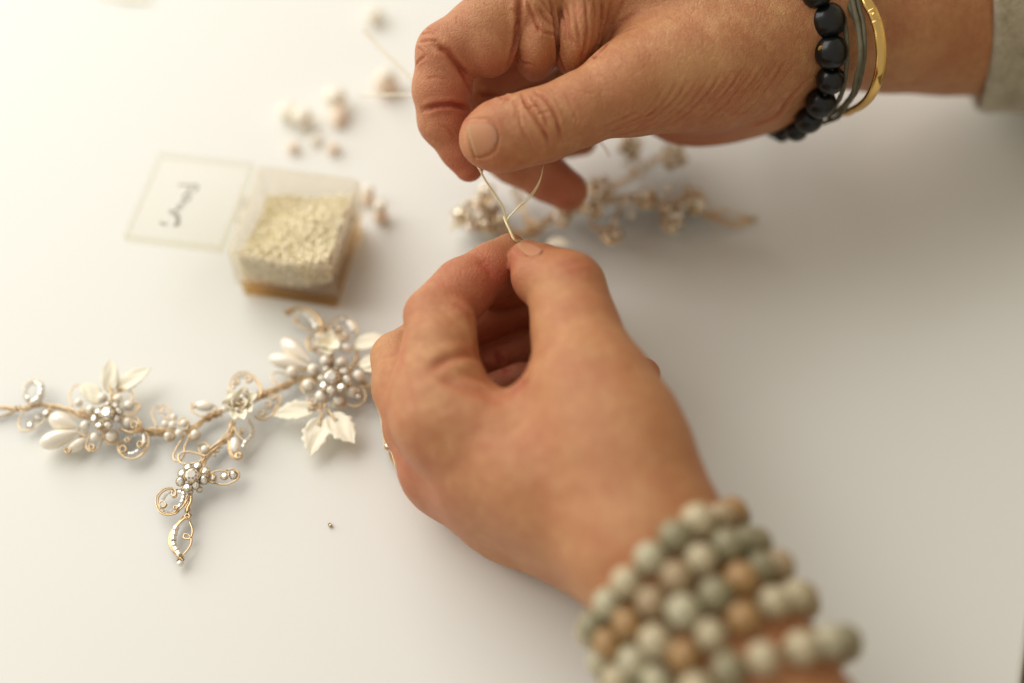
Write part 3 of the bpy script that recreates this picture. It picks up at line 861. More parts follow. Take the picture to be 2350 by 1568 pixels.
root = empty("stone_bead_bracelet", tuple(cam2world(A0 - e1 * 15)), "mottled grey and brown stone bead bracelet wound five times round the near wrist", "bracelet")
pat = [4, 2, 0, 1, 3, 1, 2, 4, 0, 1, 0, 2, 1, 4, 3, 0, 1]
pts = []
def ringpoint(s, phi, loose):
    c = A0 + axd * s
    r = (18.2 + (s - 3) * .062) + 3.5
    lo = loose * max(0, math.sin(phi)) ** 2
    return c + (e1 * math.cos(phi) * r + e2 * math.sin(phi) * (r + lo)) + axd * (2.6 * math.sin(phi) * (1 if math.sin(phi) > 0 else .2))
rows = [(6.2, 1.6, .10, 0), (13.9, 2.6, -.18, .8), (21.6, 3.8, .22, 1.6), (29.3, 5.0, -.1, 2.6), (38.0, 5.5, .15, 7.8)]
s_prev = None
beadpts = []
phi = -math.pi * .5
turns = []
for ri, (s0, loose, off, tilt) in enumerate(rows):
    nb = 18
    for q in range(nb):
        ph = -math.pi + 2 * math.pi * (q + off) / nb
        nxt = rows[ri + 1][0] if ri + 1 < len(rows) else s0 + 7
        s = s0 - tilt * math.sin(ph)
        if q > nb - 4 and ri < len(rows) - 1: s = s + (nxt - s0) * (q - nb + 4) / 4 * .9      # climbs to the next turn on the hidden side
        beadpts.append((ringpoint(s, ph, loose), ri, q))
for i, (c, ri, q) in enumerate(beadpts):
    c = c + rng.normal(0, .35, 3)
    a = beadpts[max(0, i - 1)][0]; b_ = beadpts[min(len(beadpts) - 1, i + 1)][0]
    tw = cam2world(b_ - a) - cam2world(np.zeros(3))
    kind = pat[rng.integers(len(pat))]
    r = rng.uniform(3.75, 4.3)
    inst("bead", me_st[kind], cam2world(c), root, (r * .001, r * .001, r * .001 * rng.uniform(.95, 1.08)), quat_z(tw))
v, f = tube(cam2world(spline([b[0] for b in beadpts], 2.0)), .0005, 6); part("elastic", v, f, M_cord, root)
# ------------------------------------------------------------------ jewellery: wire, pearls, stones, leaves
def depth_at(X, Y, h): return (CAM_H - h * .001) / (ST - (784 - Y) / F_PX * CT)
me_pearl = mesh_from("pearl", SV, SF, M_pearl)
def drop_mesh():
    V = SV.copy(); z = V[:, 2]; k = np.where(z > 0, (1 - z * .92) ** .75 * (1 + .55 * z), 1.0)
    V[:, 0] *= k; V[:, 1] *= k; V[:, 2] = np.where(z > 0, z * 1.9, z * 1.05); return V
me_drop = mesh_from("drop_pearl", drop_mesh(), SF, M_pearl)
V_ = SV.copy(); V_[:, 2] *= 1.65; V_[:, 2] = np.clip(V_[:, 2], -1.52, 1.52); me_oval = mesh_from("oval_pearl", V_, SF, M_pearl)
def stone_mesh():
    n = 8; V = []; F = []
    def ring(r, z, off): 
        s = len(V)
        for i in range(n): a = 2 * math.pi * (i + off) / n; V.append((r * math.cos(a), r * math.sin(a), z))
        return s
    a = ring(.55, .46, 0); b = ring(.84, .28, .5); c = ring(1, 0, 0); c2 = ring(1, 0, .5); g = ring(.96, -.12, 0)
    F.append(tuple(range(a, a + n)))
    for i in range(n):
        j = (i + 1) % n
        F += [(a + i, b + i, a + j), (a + j, b + i, b + j), (a + j, b + j, b + i)][:1] + [(b + i, b + j, a + j)]
        F += [(b + i, c + i, c2 + i), (b + i, c2 + i, c + j), (b + i, c + j, b + j)][:0]
        F += [(c + i, c2 + i, b + i), (c2 + i, c + j, b + i), (b + i, c + j, b + j)]
        F += [(c + i, g + i, g + j, c + j, c2 + i)]
    F.append(tuple(range(g, g + n))[::-1])
    return V, F
V_, F_ = stone_mesh(); M_champ = simple('champagne_stone', (1.0, 0.86, 0.64), 0.06, 0.6, coat=1.0); me_champ = mesh_from('rhinestone', V_, F_, M_champ, smooth=False); me_stone = mesh_from("rhinestone", V_, F_, M_crystal, smooth=False)
M_facet_reflection = simple("painted_facet_reflection", (0.42, 0.37, 0.29), 0.08, 0.6, coat=1.0)  # darker tone paints light-and-dark reflections onto some facets
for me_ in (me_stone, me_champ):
    me_.materials.append(M_facet_reflection)
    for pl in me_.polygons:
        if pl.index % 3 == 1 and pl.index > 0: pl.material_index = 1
def setting_mesh():
    P = []
    prof = [(.5, -.75), (.95, -.6), (1.1, -.05), (1.13, .06), (1.02, .1), (1.0, -.05)]
    k = 16; V = []; F = []
    for r, z in prof:
        for j in range(k): a = 2 * math.pi * j / k; V.append((r * math.cos(a), r * math.sin(a), z))
    for i in range(len(prof) - 1):
        for j in range(k): F.append((i * k + j, i * k + (j + 1) % k, (i + 1) * k + (j + 1) % k, (i + 1) * k + j))
    F.append(tuple(range(k))[::-1]); P.append((np.array(V), F))
    for q in range(4):
        a = math.pi / 4 + q * math.pi / 2; C = np.array([[1.08 * math.cos(a), 1.08 * math.sin(a), -.1], [1.04 * math.cos(a), 1.04 * math.sin(a), .14], [.86 * math.cos(a), .86 * math.sin(a), .27]])
        P.append(tube(C, .1, 5))
    return join(P)
V_, F_ = setting_mesh(); me_set = mesh_from("setting", V_, F_, M_setting)
def flat_shape(base, tip, width, n=22, m=9, serr=.0, sharp=1.0, fold=.25, lift=.25, thick=.00035, cup=0.0, seed=0):
    """leaf or petal between two world points"""
    r_ = np.random.default_rng(seed)
    base, tip = np.asarray(base), np.asarray(tip); d = tip - base; L = np.linalg.norm(d); d = d / L
    up = np.array([0, 0, 1.0]); side = np.cross(up, d); side /= np.linalg.norm(side); up = np.cross(d, side)
    V = []
    for lay in (0, 1):
        for i in range(n):
            t = i / (n - 1)
            w = width * .5 * (math.sin(math.pi * min(1, t ** .8 * .97 + .03)) ** (.62 if t < .45 else .62 + .75 * sharp * (t - .45)))
            sr = serr * (abs(((t * 5.0) % 1) - .5) * 2 - .3) * (1 if .25 < t < .97 else 0)
            for j in range(m):
                u = 2 * j / (m - 1) - 1
                ww = w * (1 + sr * abs(u) ** 3) + (0 if serr else 0)
                z = fold * abs(u) ** 1.3 * w + lift * L * (t - t * t) * .9 + cup * L * t * t
                z += .06 * w * math.sin(6 * u + 9 * t + seed)
                fwd = serr * .35 * abs(u) ** 2 * w * (1 if .2 < t < .98 else 0)
                V.append(base + d * (L * t + fwd) + side * (u * ww) + up * z - up * (thick * lay))
    F = []; N = n * m
    for i in range(n - 1):
        for j in range(m - 1):
            a = i * m + j; F.append((a, a + m, a + m + 1, a + 1)); F.append((N + a, N + a + 1, N + a + m + 1, N + a + m))
    for i in range(n - 1):
        a = i * m; F.append((a, N + a, N + a + m, a + m)); a = i * m + m - 1; F.append((a, a + m, N + a + m, N + a))
    for j in range(m - 1):
        F.append((j, j + 1, N + j + 1, N + j)); a = (n - 1) * m + j; F.append((a, N + a, N + a + 1, a + 1))
    return V, F
class Vine:
    me = None; gold = M_gold
    def __init__(s, root): s.root = root; s.sc = 1; s.z = None
    def use(s, z, sc): s.z, s.sc = z, sc
    def rad(s, r, X, Y, h): return r * s.sc * depth_at(X, Y, h) / F_PX
    def P(s, x, y, h): X, Y = s.z(x, y); return onz(X, Y, h)
    def path(s, pts, h):
        out = []
        for i, p in enumerate(pts):
            hh = p[2] if len(p) > 2 else (h if not callable(h) else h(i / max(1, len(pts) - 1)))
            out.append(s.P(p[0], p[1], hh))
        return out
    def wire(s, pts, h=3.0, r=.00024, mat=None, name="wire"):
        q = spline(s.path(pts, h), .0007); v, f = tube(q, r, 6); return part(name, v, f, mat or s.gold, s.root)
    def bundle(s, pts, h=3.0, n=3, r=.00024, spread=.0005, twist=400.0, mat=None, name="stem"):
        q = spline(s.path(pts, h), .0005); T, N, B = frames(q)
        L = np.concatenate([[0], np.cumsum(np.linalg.norm(np.diff(q, axis=0), axis=1))]); P = []
        for k in range(n):
            a = L * twist + k * 2 * math.pi / n
            P.append(tube(q + (N * np.cos(a)[:, None] + B * np.sin(a)[:, None]) * spread, r, 5))
        v, f = join(P); return part(name, v, f, mat or s.gold, s.root)
    def curl(s, x, y, r, h=4.0, turns=1.3, a0=0.0, wr=.00023):
        pts = [(x + r * (1 - .25 * k / 24 * turns) * math.cos(a0 + k / 24 * turns * 2 * math.pi), y + r * (1 - .25 * k / 24 * turns) * math.sin(a0 + k / 24 * turns * 2 * math.pi), h + .02 * k) for k in range(25)]
        return s.wire(pts, h, wr, name="wire_curl")
    def pearl(s, x, y, r, h=None, name="pearl"):
        X, Y = s.z(x, y); h = 4.0 if h is None else h; rr = s.rad(r, X, Y, h) * .93
        h = max(h, rr * 1000 + .1)
        return inst(name, me_pearl, onz(X, Y, h), s.root, rr, quat_z(rng.normal(0, 1, 3)))
    def stone(s, x, y, r, h=6.0, tilt=.3):
        X, Y = s.z(x, y); rr = s.rad(r, X, Y, h)
        n = np.array([rng.normal(0, tilt), rng.normal(-.25, tilt), 1.0])
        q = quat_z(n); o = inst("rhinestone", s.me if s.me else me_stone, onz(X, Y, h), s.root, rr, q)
        c = bpy.data.objects.new("setting", me_set); link(c, o); return o
    def oval(s, p0, p1, r, h=4.0, me=None, name="oval_pearl", k=1.6):
        a, b = s.P(*p0, h), s.P(*p1, h); X, Y = s.z(*p0); rr = s.rad(r, X, Y, h); L = np.linalg.norm(b - a)
        return inst(name, me or me_oval, (a + b) / 2, s.root, (rr, rr, L / 2 / k), quat_z(b - a))
    def drop(s, tip, end, r, h=4.0):
        a, b = s.P(*end, h), s.P(*tip, h + 1); X, Y = s.z(*end); rr = s.rad(r, X, Y, h); L = np.linalg.norm(b - a)
        c = a + (b - a) * 1.05 / 2.95
        return inst("drop_pearl", me_drop, c, s.root, (rr, rr, L / 2.95), quat_z(b - a))
    def leaf(s, base, tip, w, h0=4.0, h1=6.0, **k):
        a, b = s.P(*base, h0), s.P(*tip, h1); X, Y = s.z(*base); w = 2 * s.rad(w / 2, X, Y, h0)
        v, f = flat_shape(a, b, w, **k); return part(k.get('nm', 'leaf'), v, f, M_ivory, s.root)
    def petal(s, base, tip, w, h0=4.0, h1=6.0, seed=0):
        a, b = s.P(*base, h0), s.P(*tip, h1); X, Y = s.z(*base); w = 2 * s.rad(w / 2, X, Y, h0)
        v, f = flat_shape(a, b, w, 14, 9, 0, 0.1, .35, .1, .0004, .12, seed); return part("petal", v, f, M_ivory, s.root)
    def beads(s, pts, h=3.5, r=.00055, gap=.00115, mat=None, name="bead_strand"):
        q = spline(s.path(pts, h), .0002); L = np.concatenate([[0], np.cumsum(np.linalg.norm(np.diff(q, axis=0), axis=1))]); P = []
        for d in np.arange(gap / 2, L[-1], gap):
            i = min(len(q) - 2, int(np.searchsorted(L, d))); t = q[i + 1] - q[max(0, i - 1)]; t /= np.linalg.norm(t)
            t = t + rng.normal(0, .08, 3); t /= np.linalg.norm(t); l = gap * .44; c = q[i] + rng.normal(0, .00006, 3)
            C = np.array([c - t * l, c - t * l * .8, c + t * l * .8, c + t * l]); v, f = tube(C, [r * .8, r, r, r * .8], 7)
            P.append((v, f))
        v, f = join(P); return part(name, v, f, mat or M_silverbead, s.root, smooth=False)

vr = empty("hair_vine", tuple(onz(600, 990, 0)), "pearl and rhinestone hair vine with ivory leaves lying in front of the bead box", "hair vine")
A = Vine(vr)
# --- left flower and stem
A.use(Z1, .1953)
A.bundle([(-120, 705), (0, 690), (80, 680), (190, 698), (300, 682), (450, 652), (620, 660), (760, 690), (870, 722), (950, 768), (1060, 800)], 3.0, 3, .00027, .0005, 500)
A.bundle([(-120, 850), (0, 790), (120, 750), (200, 705)], 1.2, 2, .00024, .0003, 600)
A.wire([(600, 680), (700, 700), (800, 740), (900, 790), (1000, 800)], 2.4)
A.bundle([(185, 690), (215, 690), (245, 685)], 3.4, 3, .00024, .0008, 3000, name="wire_wrap")
A.wire([(405, 640), (320, 610), (268, 520), (290, 420), (350, 360), (410, 348), (480, 375), (515, 450), (505, 540), (470, 620), (430, 645)], 4)
A.beads([(340, 590), (295, 540), (300, 450), (350, 395), (420, 385), (475, 420), (480, 500), (440, 580), (390, 610)], 4.6, .0008, .0016)
A.wire([(640, 690), (570, 780), (480, 880), (350, 950), (250, 945), (218, 860), (258, 760), (350, 700), (450, 655)], 2.6)
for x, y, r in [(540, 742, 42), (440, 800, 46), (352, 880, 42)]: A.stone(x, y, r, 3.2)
A.curl(575, 700, 22, 3)
A.drop((915, 905), (585, 790), 108, 5.2); A.drop((925, 955), (470, 1115), 112, 4.8)
A.oval((795, 1185), (1015, 1055), 72, 3.5); A.curl(795, 1178, 38, 4.2)
A.wire([(760, 1170), (800, 1215), (840, 1190), (860, 1120), (900, 1060), (980, 1000), (1040, 960)], 3.0)
A.wire([(850, 665), (818, 560), (850, 450), (905, 410), (950, 435), (955, 520)], 5)
A.leaf((1290, 500), (1300, 95), 205, 6, 9, serr=.12, seed=1, lift=.1); A.leaf((1380, 480), (1775, 205), 215, 6, 8, serr=.12, seed=2, lift=.1)
A.leaf((1190, 620), (960, 405), 210, 5.5, 7, serr=.10, sharp=.2, seed=3)
A.bundle([(1320, 600), (1305, 520), (1300, 430), (1280, 380)], 6.5, 2, .00024, .0003, 700); A.wire([(1320, 600), (1350, 530), (1420, 470), (1470, 440)], 6.5)
A.wire([(1310, 590), (1335, 510), (1420, 460), (1500, 470), (1550, 510), (1545, 600), (1520, 650)], 6); A.bundle([(1380, 480), (1430, 465), (1480, 475)], 6.5, 3, .00024, .0005, 1500)
for x, y, r, h in [(925, 620, 55, 6), (1065, 700, 55, 6.5), (1205, 565, 66, 6.5), (1390, 575, 60, 6.5), (1515, 655, 68, 6), (1495, 860, 74, 5.5), (1310, 1015, 76, 4.8), (1120, 1030, 67, 4.8), (1000, 890, 64, 5.2)]:
    A.pearl(x, y, r, h)
A.stone(1255, 740, 88, 9.5, .1)
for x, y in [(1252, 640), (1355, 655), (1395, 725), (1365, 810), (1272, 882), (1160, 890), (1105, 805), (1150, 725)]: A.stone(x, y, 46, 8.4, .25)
A.bundle([(1050, 800), (1150, 790), (1250, 780), (1380, 800), (1500, 900), (1690, 950)], 4.0, 4, .00024, .0006, 400)
A.bundle([(1210, 970), (1240, 880), (1255, 780)], 4.5, 4, .00024, .0007, 600); A.bundle([(1320, 600), (1290, 680), (1255, 760)], 5.5, 4, .00024, .0007, 600)
A.bundle([(1450, 700), (1360, 740), (1255, 760)], 5.5, 4, .00024, .0007, 600); A.bundle([(960, 700), (1080, 760), (1200, 770)], 5.0, 3, .00024, .0007, 600)
A.wire([(1430, 790), (1560, 760), (1635, 690), (1640, 640), (1590, 615), (1540, 612)], 6.2); A.wire([(1430, 770), (1550, 740), (1620, 670), (1600, 630)], 5.6)
A.wire([(1410, 940), (1530, 980), (1640, 940), (1665, 880), (1620, 815), (1550, 790), (1470, 790)], 5.2); A.wire([(1400, 920), (1520, 965), (1620, 925), (1640, 870), (1600, 825)], 6.0); A.curl(1580, 880, 46, 6.6)
A.wire([(1195, 990), (1205, 1060), (1140, 1165), (1065, 1195), (1010, 1140), (1030, 1055), (1085, 980)], 4.0); A.curl(1078, 1140, 38, 4.8)
A.curl(1310, 1020, 98, 4.0, 1.5, .3); A.curl(1315, 1020, 90, 3.2, 1.2, 1.3)
A.wire([(945, 890), (925, 960), (980, 1010), (1060, 1000)], 4.2); A.curl(945, 725, 24, 5.5)
A.bundle([(1690, 950), (1735, 1050), (1710, 1170), (1630, 1255), (1530, 1280), (1430, 1235), (1388, 1170), (1400, 1110), (1450, 1080)], 3.6, 2, .00024, .0004, 90)
A.curl(1447, 1165, 46, 4.4); A.curl(1498, 1060, 30, 4.4); A.curl(1650, 1108, 42, 4.6)
A.beads([(1690, 990), (1695, 1090), (1640, 1170), (1550, 1225), (1455, 1215)], 3.6, .00062); A.beads([(1660, 985), (1570, 1010), (1480, 1050), (1420, 1130)], 3.2, .0006)
A.bundle([(1650, 950), (1800, 948), (1940, 955)], 3.0, 2, .00032, .00024, 500); A.bundle([(1720, 1000), (1820, 998), (1940, 1000)], 2.4, 3, .00024, .0004, 600)
# --- middle: small pearls, curls and the flower
A.use(Z2, .1829)
for x, y, r in [(455, 845, 50), (345, 930, 50), (445, 942, 54), (585, 922, 54), (380, 1078, 52), (520, 1045, 54)]: A.pearl(x, y, r, 4.5)
A.pearl(722, 1060, 64, 4.2); A.pearl(848, 1250, 60, 4.2); A.pearl(660, 960, 26, 3); A.pearl(1235, 740, 46, 6.5); A.pearl(1098, 740, 46, 6); A.pearl(1188, 600, 58, 8)
A.wire([(245, 965), (195, 860), (188, 770), (225, 715), (275, 705), (320, 735), (318, 780), (275, 785), (262, 750)], 4.5)
A.wire([(250, 715), (330, 690), (395, 730), (415, 800), (385, 865), (340, 850), (335, 810), (365, 800)], 3.6)
A.wire([(530, 960), (525, 890), (580, 855), (640, 890), (635, 970), (590, 1010)], 4.5); A.curl(400, 1085, 68, 3.4); A.curl(722, 1070, 74, 3.2, 1.2, 2.0)
A.bundle([(120, 1020), (300, 1012), (450, 1030), (620, 1030), (680, 1000), (760, 940), (860, 860), (960, 800), (1060, 765), (1200, 700), (1350, 665), (1500, 610), (1650, 550), (1780, 490), (1920, 430)], 3.4, 4, .00026, .0007, 260)
A.wire([(620, 1030), (700, 960), (820, 890), (960, 800)], 2.6); A.bundle([(860, 870), (960, 815), (1060, 790)], 3.4, 3, .00032, .0009, 900)
A.oval((725, 700), (955, 712), 68, 4.6); A.curl(698, 698, 34, 5); A.wire([(668, 690), (690, 770), (780, 825), (890, 835), (960, 800), (1000, 740), (960, 700)], 4)
A.curl(830, 1240, 80, 3.2, 1.0, 3.6)
for i, (x, y) in enumerate([(1215, 900), (1450, 800), (1520, 560), (1330, 470), (1120, 520), (1040, 700)]):
    A.petal((1290, 690), (x, y), 190 if i != 1 else 220, 6.0, 8.0 + (i % 2) * 1.2, i)
for i, (x, y) in enumerate([(1350, 900), (1180, 620), (1400, 640)]):
    A.petal((1280, 720), (x, y), 150, 7.4, 10, i + 7)
A.stone(1325, 590, 42, 9.5); A.bundle([(1150, 670), (1280, 690), (1420, 660)], 9.0, 3, .00024, .0006, 900); A.stone(1255, 745, 30, 9.8)
A.bundle([(1185, 560), (1175, 430), (1240, 320), (1350, 295), (1460, 350), (1540, 460), (1545, 560), (1500, 630)], 7.5, 2, .00024, .0004, 60)
A.beads([(1215, 480), (1220, 390), (1290, 340), (1370, 350)], 7.5); A.curl(1245, 400, 36, 8); A.curl(1392, 372, 42, 8); A.curl(1340, 500, 40, 8.2)
A.bundle([(1785, 550), (1775, 660), (1705, 790), (1620, 862), (1530, 868), (1470, 830)], 4.2, 2, .00024, .0004, 120)
for x, y, r in [(1700, 590, 42), (1645, 690, 46), (1560, 795, 46)]: A.curl(x, y, r, 4.8)
A.bundle([(1195, 900), (1165, 1030), (1100, 1110), (1000, 1200), (900, 1290), (840, 1370), (800, 1480)], 3.6, 4, .00026, .0007, 200)
A.bundle([(1195, 920), (1195, 1010), (1180, 1090), (1120, 1150)], 2.6, 3, .00024, .0005, 500); A.bundle([(1100, 1130), (1000, 1240), (930, 1330)], 2.4, 3, .00024, .0009, 1200)
A.oval((1212, 1100), (1242, 1300), 68, 4.4); A.curl(1268, 1325, 48, 4.6, 2.0); A.wire([(1140, 1120), (1145, 1250), (1190, 1350), (1270, 1375), (1315, 1320)], 3.8); A.wire([(1150, 1120), (1165, 1250), (1210, 1340), (1280, 1360)], 4.6)
A.beads([(1405, 920), (1440, 1010), (1415, 1090), (1355, 1155), (1325, 1220)], 3.8, .0007, .0013); A.wire([(1200, 940), (1225, 1010), (1280, 1085), (1345, 1150)], 4); A.curl(1302, 1020, 28, 4.4)
A.wire([(1400, 870), (1410, 930)], 4)
A.wire([(610, 1030), (540, 1150), (470, 1270), (448, 1355), (490, 1400), (550, 1380), (582, 1320), (592, 1220), (640, 1110), (700, 1040)], 3.6, .0003)
A.wire([(850, 1335), (720, 1292), (600, 1280), (522, 1315), (520, 1390), (580, 1432), (700, 1425), (800, 1395)], 4.6, .00032)
# --- lower spray
A.use(Z3, .2013)
A.stone(620, 430, 88, 7.2, .05)
for x, y in [(575, 345), (682, 325), (768, 388), (752, 487), (660, 545), (565, 570), (490, 505), (508, 410)]: A.stone(x, y, 50, 6.0, .3)
A.stone(848, 468, 50, 4.8); A.stone(705, 592, 36, 3.6); A.stone(600, 620, 34, 3.4)
A.wire([(820, 425), (895, 385), (990, 380), (1040, 410), (1030, 450)], 4.5); A.wire([(1010, 380), (1090, 362), (1150, 400), (1158, 455), (1090, 510), (1000, 540), (900, 528), (800, 505)], 4, .00027)
A.stone(990, 438, 46, 4.2); A.stone(1092, 432, 48, 4.2); A.curl(850, 468, 56, 4.8, 1.2, 4)
A.curl(768, 388, 56, 6, 1.0, 5)
A.bundle([(545, 670), (520, 760), (470, 822), (430, 860), (340, 880), (268, 850), (228, 780), (222, 700), (262, 632), (330, 588), (400, 585), (440, 620), (438, 665), (405, 678), (388, 650), (405, 615)], 3.4, 2, .00024, .0004, 70)
A.curl(288, 765, 46, 4.2, 1.4); A.curl(436, 798, 26, 4.2, 1.4); A.wire([(440, 600), (500, 588), (545, 620)], 3.6)
A.beads([(285, 710), (330, 650), (385, 618)], 3.2); A.beads([(460, 615), (515, 625), (525, 690), (500, 750), (450, 812)], 3.2, .0007, .0013); A.beads([(268, 830), (330, 856), (405, 842)], 3.0)
A.bundle([(590, 650), (572, 760), (572, 850), (592, 905)], 3.2, 4, .00024, .0006, 900); A.wire([(615, 660), (608, 740), (575, 800), (565, 860)], 3.8, .0004)
for dx in (0, 14, 26):
    A.wire([(592, 895), (505 + dx * .6, 940), (422 + dx, 1020), (368 + dx, 1120), (362 + dx, 1210), (398 + dx, 1290), (475, 1365)], 2.6 + dx * .03, .0003)
A.wire([(580, 895), (602, 980), (628, 1060), (612, 1140), (570, 1162), (522, 1142), (530, 1108), (580, 1108), (612, 1150), (612, 1210), (568, 1290), (500, 1355)], 2.8, .0003)
A.beads([(455, 1010), (420, 1090), (410, 1180), (430, 1260), (478, 1335)], 3.0, .0009, .0016); A.wire([(520, 900), (470, 960), (440, 1020)], 2.4)
A.bundle([(490, 1350), (490, 1400)], 2.8, 4, .00024, .0010, 3500, name="wire_wrap"); A.bundle([(470, 1392), (515, 1385)], 3.0, 2, .00024, .0006, 2500, name="wire_wrap")
inst('end_bead', mesh_from('end_bead', SV, SF, M_silverbead), onz(*Z3(490, 1434), 2.4), vr, (.00105, .00105, .0009)); A.curl(570, 900, 32, 3.6)
# --- large flower beside the near hand
A.use(Z4, .2378)
A.bundle([(30, 930), (200, 880), (350, 820), (470, 765), (620, 760), (790, 760)], 4.0, 4, .00027, .0008, 260)
A.wire([(430, 792), (300, 812), (222, 780), (212, 722), (270, 698), (350, 722), (460, 770)], 4.5)
for x, y, r, h in [(735, 585, 62, 7), (882, 600, 60, 7), (610, 672, 62, 7), (410, 690, 60, 5.5), (562, 820, 62, 6.5), (690, 930, 68, 6), (855, 968, 62, 5.5), (978, 885, 62, 6), (1045, 738, 68, 6.5)]: A.pearl(x, y, r, h)
A.oval((865, 462), (985, 475), 46, 8, k=1.6)
A.stone(790, 742, 76, 10.5, .1)
for x, y in [(742, 682), (700, 755), (712, 825), (785, 872), (878, 842), (938, 768), (908, 692)]: A.stone(x, y, 46, 9.4, .25)
for q in [[(600, 700), (700, 740), (790, 760)], [(740, 600), (770, 680), (790, 760)], [(1000, 860), (900, 800), (790, 760)], [(690, 940), (740, 850), (790, 770)], [(1050, 740), (930, 740), (800, 760)], [(880, 600), (850, 680), (800, 760)]]:
    A.bundle(q, 5.5, 4, .00024, .0007, 600)
A.wire([(745, 900), (700, 1000), (610, 1020), (555, 990), (560, 940), (620, 915)], 5.5); A.curl(612, 988, 34, 6.2); A.wire([(735, 880), (750, 960), (690, 1020), (600, 1035), (545, 1000)], 4.8)
A.wire([(930, 830), (1000, 812), (1085, 850), (1118, 930), (1085, 1000), (1010, 1030), (935, 1000)], 5.5, .00027); A.stone(1050, 935, 30, 6.5); A.curl(1035, 880, 22, 6.5); A.curl(855, 968, 84, 5, 1.2, .4); A.curl(565, 830, 76, 5.5, 1.0, 2.0)
A.wire([(1100, 690), (1170, 720), (1180, 800), (1110, 830), (1040, 810)], 5.5)
A.leaf((625, 1055), (215, 1115), 195, 5, 4.5, serr=.32, seed=4, lift=.12); A.leaf((685, 1140), (585, 1510), 240, 5, 4, serr=.34, seed=5, lift=.12); A.leaf((765, 1110), (1012, 1385), 240, 5, 5, serr=.38, seed=6, lift=.12)
A.bundle([(660, 1210), (685, 1130), (690, 1040), (740, 960)], 5.6, 2, .00024, .0004, 700); A.bundle([(830, 1165), (790, 1120), (740, 1060), (720, 980)], 5.6, 2, .00024, .0004, 700); A.bundle([(560, 1055), (630, 1050), (690, 1030)], 5.6, 2, .00024, .0004, 700)
A.leaf((1010, 440), (1340, 370), 175, 7, 9, serr=.1, seed=8, lift=.1); A.leaf((1060, 640), (1260, 560), 120, 7, 8, serr=.1, seed=9); A.leaf((1100, 650), (1250, 680), 110, 7, 8, serr=.1, seed=10)
A.bundle([(1010, 440), (1030, 500), (1020, 600), (930, 700)], 6.5, 3, .00024, .0005, 500); A.wire([(1020, 600), (1070, 635), (1150, 600)], 6.5)
A.drop((570, 640), (185, 560), 78, 5.5); A.drop((590, 590), (310, 385), 78, 6.5)
for i, (x, y) in enumerate([(700, 330), (640, 440), (760, 545), (860, 480), (860, 350), (780, 290)]): A.petal((765, 430), (x, y), 150, 7.5, 9.5 + i % 2, i + 20)
A.pearl(665, 350, 34, 9); A.curl(820, 280, 52, 9.5, 1.5); A.curl(905, 345, 50, 9, 1.6); A.stone(915, 350, 34, 9); A.stone(905, 190, 28, 8)
A.wire([(735, 280), (790, 205), (890, 165), (985, 205), (1035, 290), (1020, 370)], 8, .00027); A.beads([(800, 235), (890, 200), (970, 240), (1000, 310)], 7.5, .0007)
A.bundle([(700, 300), (690, 230), (640, 160), (560, 105), (450, 88), (345, 125)], 6.5, 3, .0004, .0006, 70); A.beads([(655, 275), (610, 185), (540, 128), (455, 118)], 6, .0011, .0017)
A.wire([(690, 285), (580, 292), (480, 255), (440, 195)], 6); A.pearl(345, 125, 26, 5.5); A.curl(440, 195, 26, 6); A.bundle([(370, 110), (345, 135)], 6.2, 4, .00024, .001, 3500, name="wire_wrap")
A.bundle([(700, 290), (600, 340), (550, 400), (600, 470), (700, 520)], 6, 2, .00024, .0004, 300); A.curl(600, 430, 60, 6.5, 1.6); A.curl(500, 640, 50, 6)
A.bundle([(700, 300), (740, 400), (770, 520), (780, 640)], 6.0, 4, .0004, .0009, 400)
A.bundle([(1050, 760), (1200, 900), (1290, 1150), (1330, 1400), (1420, 1600)], 3.4, 4, .00027, .0007, 260); A.curl(1318, 1412, 30, 4); A.stone(1322, 1405, 24, 4.2); A.pearl(1290, 950, 60, 5); A.pearl(1330, 1090, 60, 5)

# --- the second vine, out of focus behind the hands
vr2 = empty("hair_vine", tuple(onz(1500, 470, 0)), "blurred champagne crystal hair vine lying behind the fingertips of both hands", "hair vine")
B = Vine(vr2); B.me = me_champ; B.gold = simple('champagne_wire', (.84, .63, .38), .32, .85); B.use(Z7, .3296)
stemB = [(200, 660), (400, 680), (600, 720), (720, 660), (860, 570), (1000, 545), (1150, 500), (1300, 470), (1480, 480), (1650, 500), (1800, 540), (1900, 590), (1990, 635), (2080, 655), (2210, 622)]
B.bundle(stemB, 5, 5, .0003, .0009, 350); B.bundle([(p[0] + 8, p[1] + 14) for p in stemB[:12]], 3, 3, .0003, .0012, 500)
B.bundle([(1060, 470), (1180, 420), (1290, 360), (1400, 290), (1500, 220), (1620, 150), (1760, 60)], 6, 4, .0003, .0009, 400)
B.bundle([(1310, 480), (1260, 580), (1225, 650), (1250, 740)], 6, 3, .0003, .0006, 400); B.bundle([(1640, 500), (1650, 600), (1635, 720)], 7, 3, .0003, .0008, 400)
B.bundle([(1050, 640), (1120, 690), (1180, 720), (1240, 745)], 5, 3, .0003, .0006, 400); B.bundle([(1340, 250), (1400, 300)], 7, 3, .0003, .0006, 300)
B.bundle([(1900, 590), (1980, 560), (2080, 590), (2200, 620)], 6, 2, .0003, .0003, 300); B.bundle([(330, 420), (300, 500), (260, 600), (200, 680)], 5, 3, .0003, .001, 300)
B.bundle([(560, 440), (600, 560), (640, 680), (600, 740)], 5, 4, .0003, .001, 300); B.bundle([(640, 640), (690, 700), (620, 740)], 5, 4, .0005, .0012, 300)
